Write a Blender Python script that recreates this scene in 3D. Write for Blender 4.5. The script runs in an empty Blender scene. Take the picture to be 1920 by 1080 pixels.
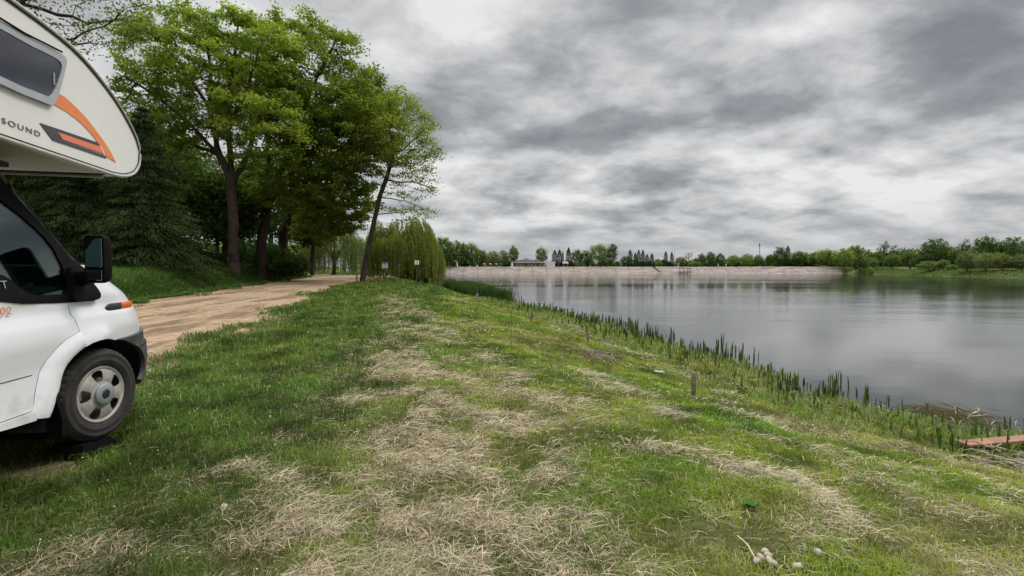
import bpy, bmesh, math, random
import numpy as np
from mathutils import Vector, Matrix
from mathutils.geometry import delaunay_2d_cdt

S = bpy.context.scene
COL = S.collection
R = math.radians

# ------------------------------------------------------------------ camera
FPX, CAMH = 927.0, 1.45
PITCH = math.atan(36 / FPX)
cam_d = bpy.data.cameras.new('camera')
cam = bpy.data.objects.new('camera', cam_d)
COL.objects.link(cam)
cam.location = (0, 0, CAMH)
cam.rotation_euler = (math.pi / 2 - PITCH, 0, 0)
cam_d.sensor_width = 36
cam_d.lens = FPX / 1920 * 36
cam_d.clip_start = 0.05
cam_d.clip_end = 3000
S.camera = cam

# ------------------------------------------------------------------ world, sun, exposure
SUN_EL, SUN_AZ = R(56), R(62)      # azimuth measured from +Y towards +X
w = bpy.data.worlds.new('World'); S.world = w; w.use_nodes = True
nt = w.node_tree; nt.nodes.clear()
def N(t, typ, **kw):
    n = t.nodes.new(typ)
    for k, v in kw.items():
        if k.startswith('_'): setattr(n, k[1:], v)
        else: n.inputs[k.replace('_', ' ')].default_value = v
    return n
def math_n(t, op, a, b=None, c=None, clamp=False):
    n = t.nodes.new('ShaderNodeMath'); n.operation = op; n.use_clamp = clamp
    for i, v in enumerate((a, b, c)):
        if v is None: continue
        if isinstance(v, (int, float)): n.inputs[i].default_value = v
        else: t.links.new(v, n.inputs[i])
    return n.outputs[0]
def maprange(t, v, a, b, c=0.0, d=1.0, smooth=True):
    n = t.nodes.new('ShaderNodeMapRange'); n.interpolation_type = 'SMOOTHSTEP' if smooth else 'LINEAR'
    t.links.new(v, n.inputs[0])
    for i, x in enumerate((a, b, c, d)): n.inputs[i + 1].default_value = x
    return n.outputs[0]
def mixc(t, f, a, b, mode='MIX'):
    n = t.nodes.new('ShaderNodeMix'); n.data_type = 'RGBA'; n.blend_type = mode
    for i, v in ((0, f), (6, a), (7, b)):
        if isinstance(v, (int, float)): n.inputs[i].default_value = v
        elif isinstance(v, tuple): n.inputs[i].default_value = (*v, 1) if len(v) == 3 else v
        else: t.links.new(v, n.inputs[i])
    return n.outputs[2]
def ramp(t, v, stops, interp='LINEAR'):
    n = t.nodes.new('ShaderNodeValToRGB'); t.links.new(v, n.inputs[0]); n.color_ramp.interpolation = interp
    e = n.color_ramp.elements
    while len(e) < len(stops): e.new(0.5)
    for q, (p, c) in zip(e, stops): q.position = p; q.color = (*c, 1)
    return n.outputs[0]

tc = nt.nodes.new('ShaderNodeTexCoord')
sep = nt.nodes.new('ShaderNodeSeparateXYZ'); nt.links.new(tc.outputs['Generated'], sep.inputs[0])
zz = math_n(nt, 'MAXIMUM', sep.outputs[2], 0.0)
den = math_n(nt, 'ADD', zz, 0.26)
cx = math_n(nt, 'DIVIDE', sep.outputs[0], den)
cy = math_n(nt, 'DIVIDE', sep.outputs[1], den)
cmb = nt.nodes.new('ShaderNodeCombineXYZ'); nt.links.new(cx, cmb.inputs[0]); nt.links.new(cy, cmb.inputs[1])
mp = N(nt, 'ShaderNodeMapping'); nt.links.new(cmb.outputs[0], mp.inputs[0])
mp.inputs['Location'].default_value = (8.4, 2.3, 0.0)
mp.inputs['Rotation'].default_value = (0, 0, R(-14)); mp.inputs['Scale'].default_value = (1.0, 1.1, 1)
warp = N(nt, 'ShaderNodeTexNoise', Scale=2.2, Detail=4.0, Roughness=0.5); nt.links.new(mp.outputs[0], warp.inputs['Vector'])
vs = nt.nodes.new('ShaderNodeVectorMath'); vs.operation = 'MULTIPLY_ADD'
nt.links.new(warp.outputs['Color'], vs.inputs[0]); vs.inputs[1].default_value = (0.16, 0.16, 0.0); nt.links.new(mp.outputs[0], vs.inputs[2])
n1 = N(nt, 'ShaderNodeTexNoise', Scale=2.7, Detail=12.0, Roughness=0.55); nt.links.new(vs.outputs[0], n1.inputs['Vector'])
n2 = N(nt, 'ShaderNodeTexNoise', Scale=0.8, Detail=2.0, Roughness=0.5); nt.links.new(mp.outputs[0], n2.inputs['Vector'])
dens = math_n(nt, 'ADD', math_n(nt, 'MULTIPLY', n1.outputs[0], 1.0), math_n(nt, 'MULTIPLY', math_n(nt, 'SUBTRACT', n2.outputs[0], 0.5), 0.42))
# brighter towards the upper left, thinner cloud there
azl = maprange(nt, sep.outputs[0], -0.75, 0.75, 0.085, 0.005, smooth=False)
dens = math_n(nt, 'ADD', dens, azl)
clouds = ramp(nt, dens, [(0.29, (.180, .189, .204)), (0.41, (.262, .271, .285)), (0.485, (.370, .377, .386)), (0.55, (.475, .479, .483)), (0.68, (.67, .67, .67))])
# low band near the horizon: evener, slightly warm-grey
hz = maprange(nt, sep.outputs[2], 0.0, 0.13, 0.70, 0.0)
clouds = mixc(nt, hz, clouds, (.34, .35, .375))
# an overcast sky is far brighter overhead than near the horizon
zen = maprange(nt, sep.outputs[2], 0.46, 0.80, 1.0, 4.8)
sky = N(nt, 'ShaderNodeTexSky'); sky.sky_type = 'NISHITA'; sky.sun_disc = False
sky.sun_elevation = SUN_EL; sky.sun_rotation = SUN_AZ
bg1 = nt.nodes.new('ShaderNodeBackground'); nt.links.new(sky.outputs[0], bg1.inputs[0]); bg1.inputs[1].default_value = 0.05
bg2 = nt.nodes.new('ShaderNodeBackground'); nt.links.new(clouds, bg2.inputs[0]); nt.links.new(zen, bg2.inputs[1])
mx = nt.nodes.new('ShaderNodeMixShader'); mx.inputs[0].default_value = 0.94
nt.links.new(bg1.outputs[0], mx.inputs[1]); nt.links.new(bg2.outputs[0], mx.inputs[2])
wo = nt.nodes.new('ShaderNodeOutputWorld'); nt.links.new(mx.outputs[0], wo.inputs[0])

sl = bpy.data.lights.new('sun', 'SUN'); sl.energy = 1.5; sl.angle = R(18); sl.color = (1, .96, .9)
so = bpy.data.objects.new('sun', sl); COL.objects.link(so)
sd = Vector((math.sin(SUN_AZ) * math.cos(SUN_EL), math.cos(SUN_AZ) * math.cos(SUN_EL), math.sin(SUN_EL)))
so.rotation_euler = sd.to_track_quat('Z', 'Y').to_euler()
so.location = (0, 0, 40)
vsx = S.view_settings
S.display_settings.display_device = 'sRGB'
vsx.view_transform = 'Standard'; vsx.look = 'None'; vsx.exposure = 0.35; vsx.gamma = 1.0; vsx.use_curve_mapping = False
S.cycles.max_bounces = 6; S.cycles.diffuse_bounces = 3; S.cycles.glossy_bounces = 3; S.cycles.transparent_max_bounces = 8
S.cycles.use_adaptive_sampling = True

# ------------------------------------------------------------------ helpers
def tag(o, label=None, cat=None, group=None, kind=None):
    if label: o['label'] = label
    if cat: o['category'] = cat
    if group: o['group'] = group
    if kind: o['kind'] = kind
    return o
def empty(name, loc=(0, 0, 0), rz=0.0, parent=None):
    o = bpy.data.objects.new(name, None); o.empty_display_size = 0.2
    COL.objects.link(o); o.location = loc; o.rotation_euler = (0, 0, rz)
    if parent: o.parent = parent
    return o
def link(name, me, mat=None, parent=None, smooth=False):
    if mat and not me.materials: me.materials.append(mat)
    if smooth: me.polygons.foreach_set('use_smooth', np.ones(len(me.polygons), dtype=bool))
    o = bpy.data.objects.new(name, me); COL.objects.link(o)
    if parent: o.parent = parent
    return o
def fastmesh(name, V, quads=None, tris=None, col=None, attrs=None):
    """numpy verts + quad / tri index arrays (+ per vertex colour)"""
    V = np.asarray(V, dtype=np.float32)
    q = np.zeros((0, 4), np.int32) if quads is None or len(quads) == 0 else np.asarray(quads, np.int32)
    t = np.zeros((0, 3), np.int32) if tris is None or len(tris) == 0 else np.asarray(tris, np.int32)
    me = bpy.data.meshes.new(name)
    me.vertices.add(len(V)); me.vertices.foreach_set('co', V.ravel())
    idx = np.concatenate([q.ravel(), t.ravel()]); me.loops.add(len(idx)); me.loops.foreach_set('vertex_index', idx)
    ls = np.concatenate([np.arange(len(q)) * 4, len(q) * 4 + np.arange(len(t)) * 3]).astype(np.int32)
    me.polygons.add(len(ls)); me.polygons.foreach_set('loop_start', ls)
    me.polygons.foreach_set('loop_total', np.concatenate([np.full(len(q), 4), np.full(len(t), 3)]).astype(np.int32))
    if col is not None:
        a = me.color_attributes.new('Col', 'FLOAT_COLOR', 'POINT')
        c = np.ones((len(V), 4), np.float32); c[:, :3] = col; a.data.foreach_set('color', c.ravel())
    for k, v in (attrs or {}).items():
        a = me.attributes.new(k, 'FLOAT', 'POINT'); a.data.foreach_set('value', np.asarray(v, np.float32))
    me.update(calc_edges=True)
    return me
class MB:
    """collects simple shapes into one mesh"""
    def __init__(s): s.v = []; s.f = []
    def add(s, vs, fs):
        b = len(s.v); s.v += [tuple(v) for v in vs]; s.f += [tuple(i + b for i in f) for f in fs]; return s
    def box(s, c, d, rz=0.0, M=None, bev=0.0):
        x, y, z = [k / 2 for k in d]
        if bev > 0:
            b = min(bev, x * .98, y * .98, z * .98); vs = []
            for zz_, ins in ((-z, b), (-z + b, 0), (z - b, 0), (z, b)):
                X, Y = x - ins, y - ins; bb = b if ins == 0 else b * .6
                vs += [(X - bb, -Y, zz_), (X, -Y + bb, zz_), (X, Y - bb, zz_), (X - bb, Y, zz_), (-X + bb, Y, zz_), (-X, Y - bb, zz_), (-X, -Y + bb, zz_), (-X + bb, -Y, zz_)]
            fs = [tuple(range(7, -1, -1)), tuple(range(24, 32))]
            for k in range(3):
                for i in range(8):
                    j = (i + 1) % 8; fs.append((k * 8 + i, k * 8 + j, k * 8 + 8 + j, k * 8 + 8 + i))
        else:
            vs = [(a, b_, c_) for a in (-x, x) for b_ in (-y, y) for c_ in (-z, z)]
            fs = [(0, 1, 3, 2), (4, 6, 7, 5), (0, 4, 5, 1), (2, 3, 7, 6), (0, 2, 6, 4), (1, 5, 7, 3)]
        m = Matrix.Translation(c) @ (M if M else Matrix.Rotation(rz, 4, 'Z'))
        return s.add([m @ Vector(v) for v in vs], fs)
    def tube(s, pts, r, n=8, cap=True):
        pts = [Vector(p) for p in pts]; rr = r if isinstance(r, (list, tuple)) else [r] * len(pts)
        vs = []; up = Vector((0, 0, 1))
        for i, p in enumerate(pts):
            d = (pts[min(i + 1, len(pts) - 1)] - pts[max(i - 1, 0)]).normalized()
            a = d.cross(up)
            if a.length < 1e-3: a = d.cross(Vector((1, 0, 0)))
            a.normalize(); b = a.cross(d)
            for k in range(n):
                t = 2 * math.pi * k / n; vs.append(p + (a * math.cos(t) + b * math.sin(t)) * rr[i])
        fs = [(i * n + k, i * n + (k + 1) % n, (i + 1) * n + (k + 1) % n, (i + 1) * n + k) for i in range(len(pts) - 1) for k in range(n)]
        if cap: fs += [tuple(range(n - 1, -1, -1)), tuple((len(pts) - 1) * n + k for k in range(n))]
        return s.add(vs, fs)
    def lathe(s, prof, n=32, axis='Z', M=None):
        """prof: (radius, height) pairs"""
        vs = []
        for r, h in prof:
            for k in range(n):
                t = 2 * math.pi * k / n
                vs.append((r * math.cos(t), r * math.sin(t), h) if axis == 'Z' else (h, r * math.cos(t), r * math.sin(t)))
        if M: vs = [M @ Vector(v) for v in vs]
        return s.add(vs, [(i * n + k, i * n + (k + 1) % n, (i + 1) * n + (k + 1) % n, (i + 1) * n + k) for i in range(len(prof) - 1) for k in range(n)])
    def build(s, name, mat, parent=None, smooth=False, loc=None):
        me = bpy.data.meshes.new(name); me.from_pydata(s.v, [], s.f); me.update()
        o = link(name, me, mat, parent, smooth)
        if smooth: me.set_sharp_from_angle(angle=R(38))
        if loc is not None: o.location = loc
        return o

rng = np.random.default_rng(7)
def hash2(ix, iy, seed):
    h = (ix.astype(np.int64) * 374761393 + iy.astype(np.int64) * 668265263 + seed * 1442695041) & 0x7fffffff
    h = ((h ^ (h >> 13)) * 1274126177) & 0x7fffffff
    return ((h ^ (h >> 16)) & 0xffff) / 65535.0
def vnoise(x, y, seed=0):
    ix, iy = np.floor(x), np.floor(y); fx, fy = x - ix, y - iy
    fx = fx * fx * (3 - 2 * fx); fy = fy * fy * (3 - 2 * fy)
    a, b, c, d = hash2(ix, iy, seed), hash2(ix + 1, iy, seed), hash2(ix, iy + 1, seed), hash2(ix + 1, iy + 1, seed)
    return (a * (1 - fx) + b * fx) * (1 - fy) + (c * (1 - fx) + d * fx) * fy
def fbm(x, y, seed=0, o=4):
    r, a, t = 0.0, 1.0, 0.0
    for k in range(o):
        r = r + a * vnoise(x * 2 ** k + 17.3 * k, y * 2 ** k - 9.1 * k, seed + k); t += a; a *= .5
    return r / t
def sstep(a, b, x):
    t = np.clip((x - a) / (b - a), 0, 1); return t * t * (3 - 2 * t)

# ------------------------------------------------------------------ terrain functions
WATER = -0.95
POND = np.array([(25, -4), (12, 4.6), (8, 6.0), (6.9, 7.2), (6.15, 9), (5.7, 12.5), (4.8, 17), (3.4, 23.4), (1.2, 31), (-1.2, 38.5),
                 (-5, 50), (-9, 62), (-15, 90), (-28, 160), (-37, 247), (165, 247), (160, 215), (138, 162), (131, 127), (140, 80), (150, 20), (120, -25), (50, -25)], float)
ROAD = np.array([(-3.2, -8), (-3.6, 0), (-4.7, 5), (-5.4, 7.2), (-6.1, 10.5), (-7.2, 14), (-8.9, 21), (-11.3, 33.5), (-12.2, 41), (-11.5, 47), (-9.5, 51.5), (-10, 55), (-14, 62), (-22, 70), (-32, 76),
                 (-33, 68), (-25, 60), (-21.5, 52), (-20, 40.5), (-16.4, 27), (-14.5, 19), (-12.2, 10), (-10.5, 0), (-9.5, -8)], float)
def sdist(x, y, poly):
    """signed distance, positive outside"""
    x = np.asarray(x, float); y = np.asarray(y, float)
    d = np.full(x.shape, 1e9); inside = np.zeros(x.shape, bool); n = len(poly)
    for i in range(n):
        ax, ay = poly[i]; bx, by = poly[(i + 1) % n]; ex, ey = bx - ax, by - ay
        t = np.clip(((x - ax) * ex + (y - ay) * ey) / (ex * ex + ey * ey), 0, 1)
        d = np.minimum(d, (x - ax - t * ex) ** 2 + (y - ay - t * ey) ** 2)
        c = ((ay > y) != (by > y)); 
        xi = ax + (y - ay) * ex / (ey if abs(ey) > 1e-9 else 1e-9)
        inside ^= c & (x < xi)
    return np.where(inside, -1, 1) * np.sqrt(d)
RL = ([-8, 0, 10, 19, 27, 40.5, 52, 60, 68, 90], [-9.5, -10.5, -12.2, -14.5, -16.4, -20, -21.5, -25, -33, -80])
def road_d(x, y):
    x = np.asarray(x, float); y = np.asarray(y, float)
    return sdist(x, y, ROAD) + (fbm(x * .75, y * .38, 82, 3) - .5) * 3.6 * sstep(60, 30, y) + (fbm(x * 2.6, y * 2.0, 83, 3) - .5) * 1.5
def shore_s(x, y):
    return sdist(x, y, POND) + ((fbm(np.asarray(x) * .9, np.asarray(y) * .9, 11, 3) - .5) * 0.9 + (fbm(np.asarray(x) * .32, np.asarray(y) * .32, 12, 2) - .5) * 1.3) * sstep(60, 30, np.asarray(y, float))
def height(x, y):
    x = np.asarray(x, float); y = np.asarray(y, float)
    s = shore_s(x, y)
    left = np.clip(0.011 * y, -.05, .65) + 1.8 * sstep(110, 245, y)
    right = 0.55 + 1.4 * sstep(225, 247, y) + .02 * np.clip(s, 0, 60) * sstep(100, 130, y)
    wr = sstep(60, 100, x) * sstep(246, 236, y)
    p = left * (1 - wr) + right * wr
    width = 5.4 * (1 - wr) * sstep(120, 60, y) + 6.0 * (1 - sstep(120, 60, y) * (1 - wr)) 
    near = sstep(120, 60, y)
    marsh_w = 1.6 * near
    t = sstep(0, 1, (s - marsh_w) / width)
    zm = WATER + 0.085 * np.clip(s, 0, 1.6)
    land = zm + (p - zm) * t
    z = np.where(s < 0, WATER + np.maximum(0.16 * s, -2.5), land)
    far = (y > 243) & (s > -3)
    z = np.where(far, np.minimum(WATER - .45 + np.clip(s, -3, 8.0) * (3.4 / 7.0), 2.42), z)
    xl = np.interp(y, RL[0], RL[1]); rl = (xl - x)
    z = z + 0.62 * sstep(0.1, 3.0, rl) * sstep(75, 60, y) + .5 * sstep(5, 25, rl) * sstep(75, 60, y)
    rd = sdist(x, y, ROAD)
    z = z - 0.05 * sstep(0.6, -0.6, rd)
    nearw = sstep(30, 12, y) * sstep(0.5, 2.5, s)
    z = z + (fbm(x * 1.3, y * 1.3, 3, 3) - .5) * .10 * nearw + (fbm(x * 4, y * 4, 5, 2) - .5) * .03 * nearw
    z = z + .055 * np.exp(-(((x + 3.2) / .8) ** 2 + ((y - 3.7) / .8) ** 2))
    return z
def ray(px, py):
    v = Vector(((px - 960) / FPX, 1.0, -(py - 540) / FPX)); c, s = math.cos(PITCH), math.sin(PITCH)
    return Vector((v[0], v[1] * c + v[2] * s, -v[1] * s + v[2] * c))
_T = np.concatenate([np.linspace(1.2, 15, 500), np.linspace(15, 80, 700)[1:], np.linspace(80, 400, 500)[1:]])
def at(px, py):
    """the spot on the ground that was measured at this place of the photograph"""
    r = ray(px, py); P = np.outer(_T, np.array(r)); P[:, 2] += CAMH
    g = P[:, 2] - height(P[:, 0], P[:, 1]); k = int(np.argmax(g <= 0))
    if g[k] > 0: k = len(_T) - 1
    if k > 0: f = g[k - 1] / (g[k - 1] - g[k] + 1e-9); p = P[k - 1] * (1 - f) + P[k] * f
    else: p = P[k]
    return Vector(p)
def hz1(x, y): return float(height(np.array([x]), np.array([y]))[0])

# dead grass: windrows left by the mower, as strips on the ground (x, y, half width, amount)
ROWS = [  # photograph measurements of each windrow
    ([(735, 556), (765, 590), (790, 640), (800, 690)], .55, .75), ([(690, 645), (740, 680)], .35, .7), ([(790, 690), (780, 760), (800, 860)], .62, 1.0), ([(800, 860), (760, 960), (780, 1075)], .72, 1.0), ([(900, 860), (930, 930)], .3, .7),
    ([(640, 900), (700, 980), (690, 1060)], .30, .9), ([(520, 800), (545, 850), (640, 880)], .20, .65), ([(860, 780), (980, 850), (1030, 890)], .24, .7), ([(900, 960), (960, 1050)], .30, .75),
    ([(860, 640), (960, 690), (1050, 770)], .26, .5), ([(1060, 690), (1180, 740), (1300, 790)], .20, .5), ([(1240, 840), (1330, 860)], .16, .5), ([(1380, 880), (1500, 910), (1560, 950)], .20, .75),
    ([(1380, 1040), (1560, 980), (1760, 1010)], .24, .35), ([(1600, 860), (1780, 900)], .16, .3), ([(300, 920), (400, 900), (480, 900)], .14, .55), ([(60, 1060), (180, 1010), (330, 1010), (520, 1000)], .2, .5), ([(1040, 990), (1100, 1060)], .2, .6)]
ROWP = []
for pts, hw, am in ROWS:
    P = [at(*p) for p in pts]
    for a, b in zip(P[:-1], P[1:]): ROWP.append((a.x, a.y, b.x, b.y, hw, am))
def straw(x, y):
    x = np.asarray(x, float); y = np.asarray(y, float); r = np.zeros(x.shape)
    wx = x + (fbm(x * 1.1, y * 1.1, 21, 3) - .5) * .9; wy = y + (fbm(x * 1.1, y * 1.1, 31, 3) - .5) * .9
    for ax, ay, bx, by, hw, am in ROWP:
        ex, ey = bx - ax, by - ay; t = np.clip(((wx - ax) * ex + (wy - ay) * ey) / (ex * ex + ey * ey + 1e-9), 0, 1)
        d2 = (wx - ax - t * ex) ** 2 + (wy - ay - t * ey) ** 2
        r = np.maximum(r, am * np.exp(-d2 / (hw * hw * 1.6)))
    n = fbm(x * 2.6, y * 2.6, 41, 5)
    n5 = fbm(x * 6.5, y * 6.5, 45, 3); r = r * (0.22 + 1.0 * sstep(.40, .58, n)) * (.50 + .75 * sstep(.38, .6, n5))
    patch = sstep(.52, .72, fbm(x * .8 + 5, y * .8, 51, 4)) * .28 * sstep(-3.5, -.5, x + .12 * y)
    r = np.maximum(r, patch * sstep(.35, .6, n))
    rd = sdist(x, y, ROAD)
    return np.clip(r, 0, 1) * sstep(45, 25, y) * sstep(.3, 1.2, rd)

# ------------------------------------------------------------------ materials
def mat(name):
    m = bpy.data.materials.new(name); m.use_nodes = True; return m, m.node_tree, m.node_tree.nodes['Principled BSDF']
def simple(name, col, rough=.6, metal=0.0, var=.12, scale=12.0, bump=0.0, spec=.5, coat=0.0):
    m, t, b = mat(name)
    tcn = t.nodes.new('ShaderNodeTexCoord')
    n = N(t, 'ShaderNodeTexNoise', Scale=scale, Detail=5.0, Roughness=.6); t.links.new(tcn.outputs['Object'], n.inputs['Vector'])
    f = maprange(t, n.outputs[0], .3, .7, 1 - var, 1 + var)
    c = mixc(t, 1.0, tuple(col), f, 'MULTIPLY') if False else None
    vm = t.nodes.new('ShaderNodeVectorMath'); vm.operation = 'SCALE'; vm.inputs[0].default_value = col; t.links.new(f, vm.inputs['Scale'])
    t.links.new(vm.outputs[0], b.inputs['Base Color'])
    b.inputs['Roughness'].default_value = rough; b.inputs['Metallic'].default_value = metal
    b.inputs['Specular IOR Level'].default_value = spec; b.inputs['Coat Weight'].default_value = coat
    if bump:
        bp = N(t, 'ShaderNodeBump', Strength=bump, Distance=.02); t.links.new(n.outputs[0], bp.inputs['Height']); t.links.new(bp.outputs[0], b.inputs['Normal'])
    return m
def leafmat(name, trans=.50, tint=(1, 1, 1), gloss=.02):
    m, t, b = mat(name); t.nodes.remove(b)
    a = t.nodes.new('ShaderNodeAttribute'); a.attribute_name = 'Col'
    oi = t.nodes.new('ShaderNodeObjectInfo'); f = maprange(t, oi.outputs['Random'], 0, 1, .85, 1.15, smooth=False)
    vm = t.nodes.new('ShaderNodeVectorMath'); vm.operation = 'SCALE'; t.links.new(a.outputs['Color'], vm.inputs[0]); t.links.new(f, vm.inputs['Scale'])
    c = mixc(t, 1.0, vm.outputs[0], tint, 'MULTIPLY')
    c2 = mixc(t, 1.0, c, (1.25, 1.35, .7), 'MULTIPLY')
    d = t.nodes.new('ShaderNodeBsdfDiffuse'); t.links.new(c, d.inputs[0])
    tr = t.nodes.new('ShaderNodeBsdfTranslucent'); t.links.new(c2, tr.inputs[0])
    g = t.nodes.new('ShaderNodeBsdfGlossy'); g.inputs['Roughness'].default_value = .45; g.inputs[0].default_value = (.8, .85, .8, 1)
    m1 = t.nodes.new('ShaderNodeMixShader'); m1.inputs[0].default_value = trans; t.links.new(d.outputs[0], m1.inputs[1]); t.links.new(tr.outputs[0], m1.inputs[2])
    m2 = t.nodes.new('ShaderNodeMixShader'); m2.inputs[0].default_value = gloss; t.links.new(m1.outputs[0], m2.inputs[1]); t.links.new(g.outputs[0], m2.inputs[2])
    out = [n for n in t.nodes if n.type == 'OUTPUT_MATERIAL'][0]; t.links.new(m2.outputs[0], out.inputs[0])
    return m
M_leaf = leafmat('leaf'); M_needle = leafmat('needles', .08, gloss=.0); M_grass = leafmat('grass blades', .3, gloss=.01); M_straw = leafmat('dry grass', .15, gloss=.02)
def barkmat(name, col, sc=6.0):
    m, t, b = mat(name); tcn = t.nodes.new('ShaderNodeTexCoord')
    mpn = N(t, 'ShaderNodeMapping'); mpn.inputs['Scale'].default_value = (1, 1, .22); t.links.new(tcn.outputs['Object'], mpn.inputs[0])
    n = N(t, 'ShaderNodeTexNoise', Scale=sc, Detail=6.0, Roughness=.65); t.links.new(mpn.outputs[0], n.inputs['Vector'])
    c = ramp(t, n.outputs[0], [(.3, tuple(k * .45 for k in col)), (.55, col), (.8, tuple(k * 1.5 for k in col))]); t.links.new(c, b.inputs['Base Color'])
    b.inputs['Roughness'].default_value = .95; b.inputs['Specular IOR Level'].default_value = .2
    bp = N(t, 'ShaderNodeBump', Strength=.9, Distance=.06); t.links.new(n.outputs[0], bp.inputs['Height']); t.links.new(bp.outputs[0], b.inputs['Normal'])
    return m
M_bark = barkmat('bark', (.055, .041, .030)); M_bark2 = barkmat('grey bark', (.14, .12, .095))

# ground
def ground_mat():
    m, t, b = mat('ground')
    tcn = t.nodes.new('ShaderNodeTexCoord'); P = tcn.outputs['Object']
    def att(k): a = t.nodes.new('ShaderNodeAttribute'); a.attribute_name = k; return a.outputs['Fac']
    def noise(s, d=6.0, r=.6, sc=None):
        n = N(t, 'ShaderNodeTexNoise', Scale=s, Detail=d, Roughness=r)
        if sc:
            q = N(t, 'ShaderNodeMapping'); q.inputs['Scale'].default_value = sc; t.links.new(P, q.inputs[0]); t.links.new(q.outputs[0], n.inputs['Vector'])
        else: t.links.new(P, n.inputs['Vector'])
        return n.outputs[0]
    big, mid, fine = noise(.25), noise(1.7), noise(14, 6, .7)
    g = ramp(t, fine, [(.3, (.012, .022, .004)), (.5, (.038, .062, .010)), (.72, (.085, .11, .024))])
    g2 = ramp(t, fine, [(.3, (.022, .030, .008)), (.5, (.075, .085, .022)), (.72, (.16, .155, .05))])
    g = mixc(t, maprange(t, mid, .42, .62), g, g2)
    st = ramp(t, noise(26, 6, .7), [(.3, (.030, .022, .014)), (.5, (.13, .10, .062)), (.72, (.30, .24, .165))])
    col = mixc(t, math_n(t, 'MULTIPLY', att('straw'), .85), g, st)
    # dirt road with worn edges
    rd = math_n(t, 'ADD', att('road'), math_n(t, 'MULTIPLY', math_n(t, 'SUBTRACT', mid, .5), .8))
    rd = math_n(t, 'ADD', rd, math_n(t, 'MULTIPLY', math_n(t, 'SUBTRACT', fine, .5), 1.0))
    rmask = maprange(t, rd, -.25, .35, 1.0, 0.0)
    tr = noise(1.0, 5, .6, (1.6, .22, 1))
    dirt = ramp(t, noise(5, 8, .7), [(.25, (.15, .10, .06)), (.5, (.275, .195, .125)), (.75, (.38, .285, .19))])
    dirt = mixc(t, maprange(t, tr, .47, .60, 0.0, .85), dirt, (.115, .078, .046))
    col = mixc(t, rmask, col, dirt)
    # muddy margin and pond bed
    mud = ramp(t, noise(9, 6, .7), [(.3, (.03, .03, .02)), (.6, (.08, .075, .05))])
    col = mixc(t, maprange(t, att('shore'), .2, 1.3, .85, 0.0), col, mud)
    # bare earth under the camper
    col = mixc(t, att('bare'), col, (.16, .11, .075))
    t.links.new(col, b.inputs['Base Color']); b.inputs['Roughness'].default_value = .95; b.inputs['Specular IOR Level'].default_value = .15
    bp = N(t, 'ShaderNodeBump', Strength=.55, Distance=.05); t.links.new(noise(7, 9, .7), bp.inputs['Height']); t.links.new(bp.outputs[0], b.inputs['Normal'])
    return m
tX = np.linspace(-1, 1, 460); tY = np.linspace(0, 1, 460)
gx = 8.0 * np.sinh(tX * 5.2) ; gx = gx / gx.max() * 720
gx = np.sign(tX) * (np.abs(tX) * 30 * .35 + 720 * (np.exp(np.abs(tX) * 6.5) - 1) / (math.exp(6.5) - 1))
gy = -14 + tY * 32 + 860 * (np.exp(tY * 6.2) - 1) / (math.exp(6.2) - 1)
GX, GY = np.meshgrid(gx, gy); GZ = height(GX, GY)
nx, ny = len(gx), len(gy)
ii = np.arange(nx * ny).reshape(ny, nx)
Q = np.stack([ii[:-1, :-1], ii[:-1, 1:], ii[1:, 1:], ii[1:, :-1]], -1).reshape(-1, 4)
bare = np.exp(-(((GX + 3.35) / .45) ** 2 + ((GY - 3.3) / .13) ** 2))
me = fastmesh('ground', np.stack([GX, GY, GZ], -1).reshape(-1, 3), Q, attrs={'straw': straw(GX, GY).ravel(), 'road': road_d(GX, GY).ravel(), 'shore': shore_s(GX, GY).ravel(), 'bare': np.clip(bare, 0, 1).ravel()})
tag(link('ground', me, ground_mat(), smooth=True), kind='structure')

# water
def water_mat():
    m, t, b = mat('water')
    b.inputs['Base Color'].default_value = (.016, .018, .017, 1); b.inputs['Roughness'].default_value = .06; b.inputs['IOR'].default_value = 1.33
    tcn = t.nodes.new('ShaderNodeTexCoord')
    def nz(s, d, sc):
        q = N(t, 'ShaderNodeMapping'); q.inputs['Scale'].default_value = sc; t.links.new(tcn.outputs['Object'], q.inputs[0])
        n = N(t, 'ShaderNodeTexNoise', Scale=s, Detail=d, Roughness=.55); t.links.new(q.outputs[0], n.inputs['Vector']); return n.outputs[0]
    breeze = maprange(t, nz(.018, 3.0, (.6, 1.7, 1)), .42, .60, .12, 1.0)
    h = math_n(t, 'ADD', math_n(t, 'ADD', math_n(t, 'MULTIPLY', nz(4.0, 4.0, (1, 1.3, 1)), .5), nz(.8, 3.0, (.8, 1.4, 1))), math_n(t, 'MULTIPLY', nz(.16, 3.0, (.7, 1.3, 1)), 4.0))
    bp = N(t, 'ShaderNodeBump', Distance=.02); t.links.new(h, bp.inputs['Height'])
    t.links.new(math_n(t, 'MULTIPLY', breeze, .8), bp.inputs['Strength']); t.links.new(bp.outputs[0], b.inputs['Normal'])
    return m
me = fastmesh('water', [(-60, -40, WATER), (180, -40, WATER), (180, 256, WATER), (-60, 256, WATER)], [(0, 1, 2, 3)])
tag(link('water', me, water_mat()), kind='structure')

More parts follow.
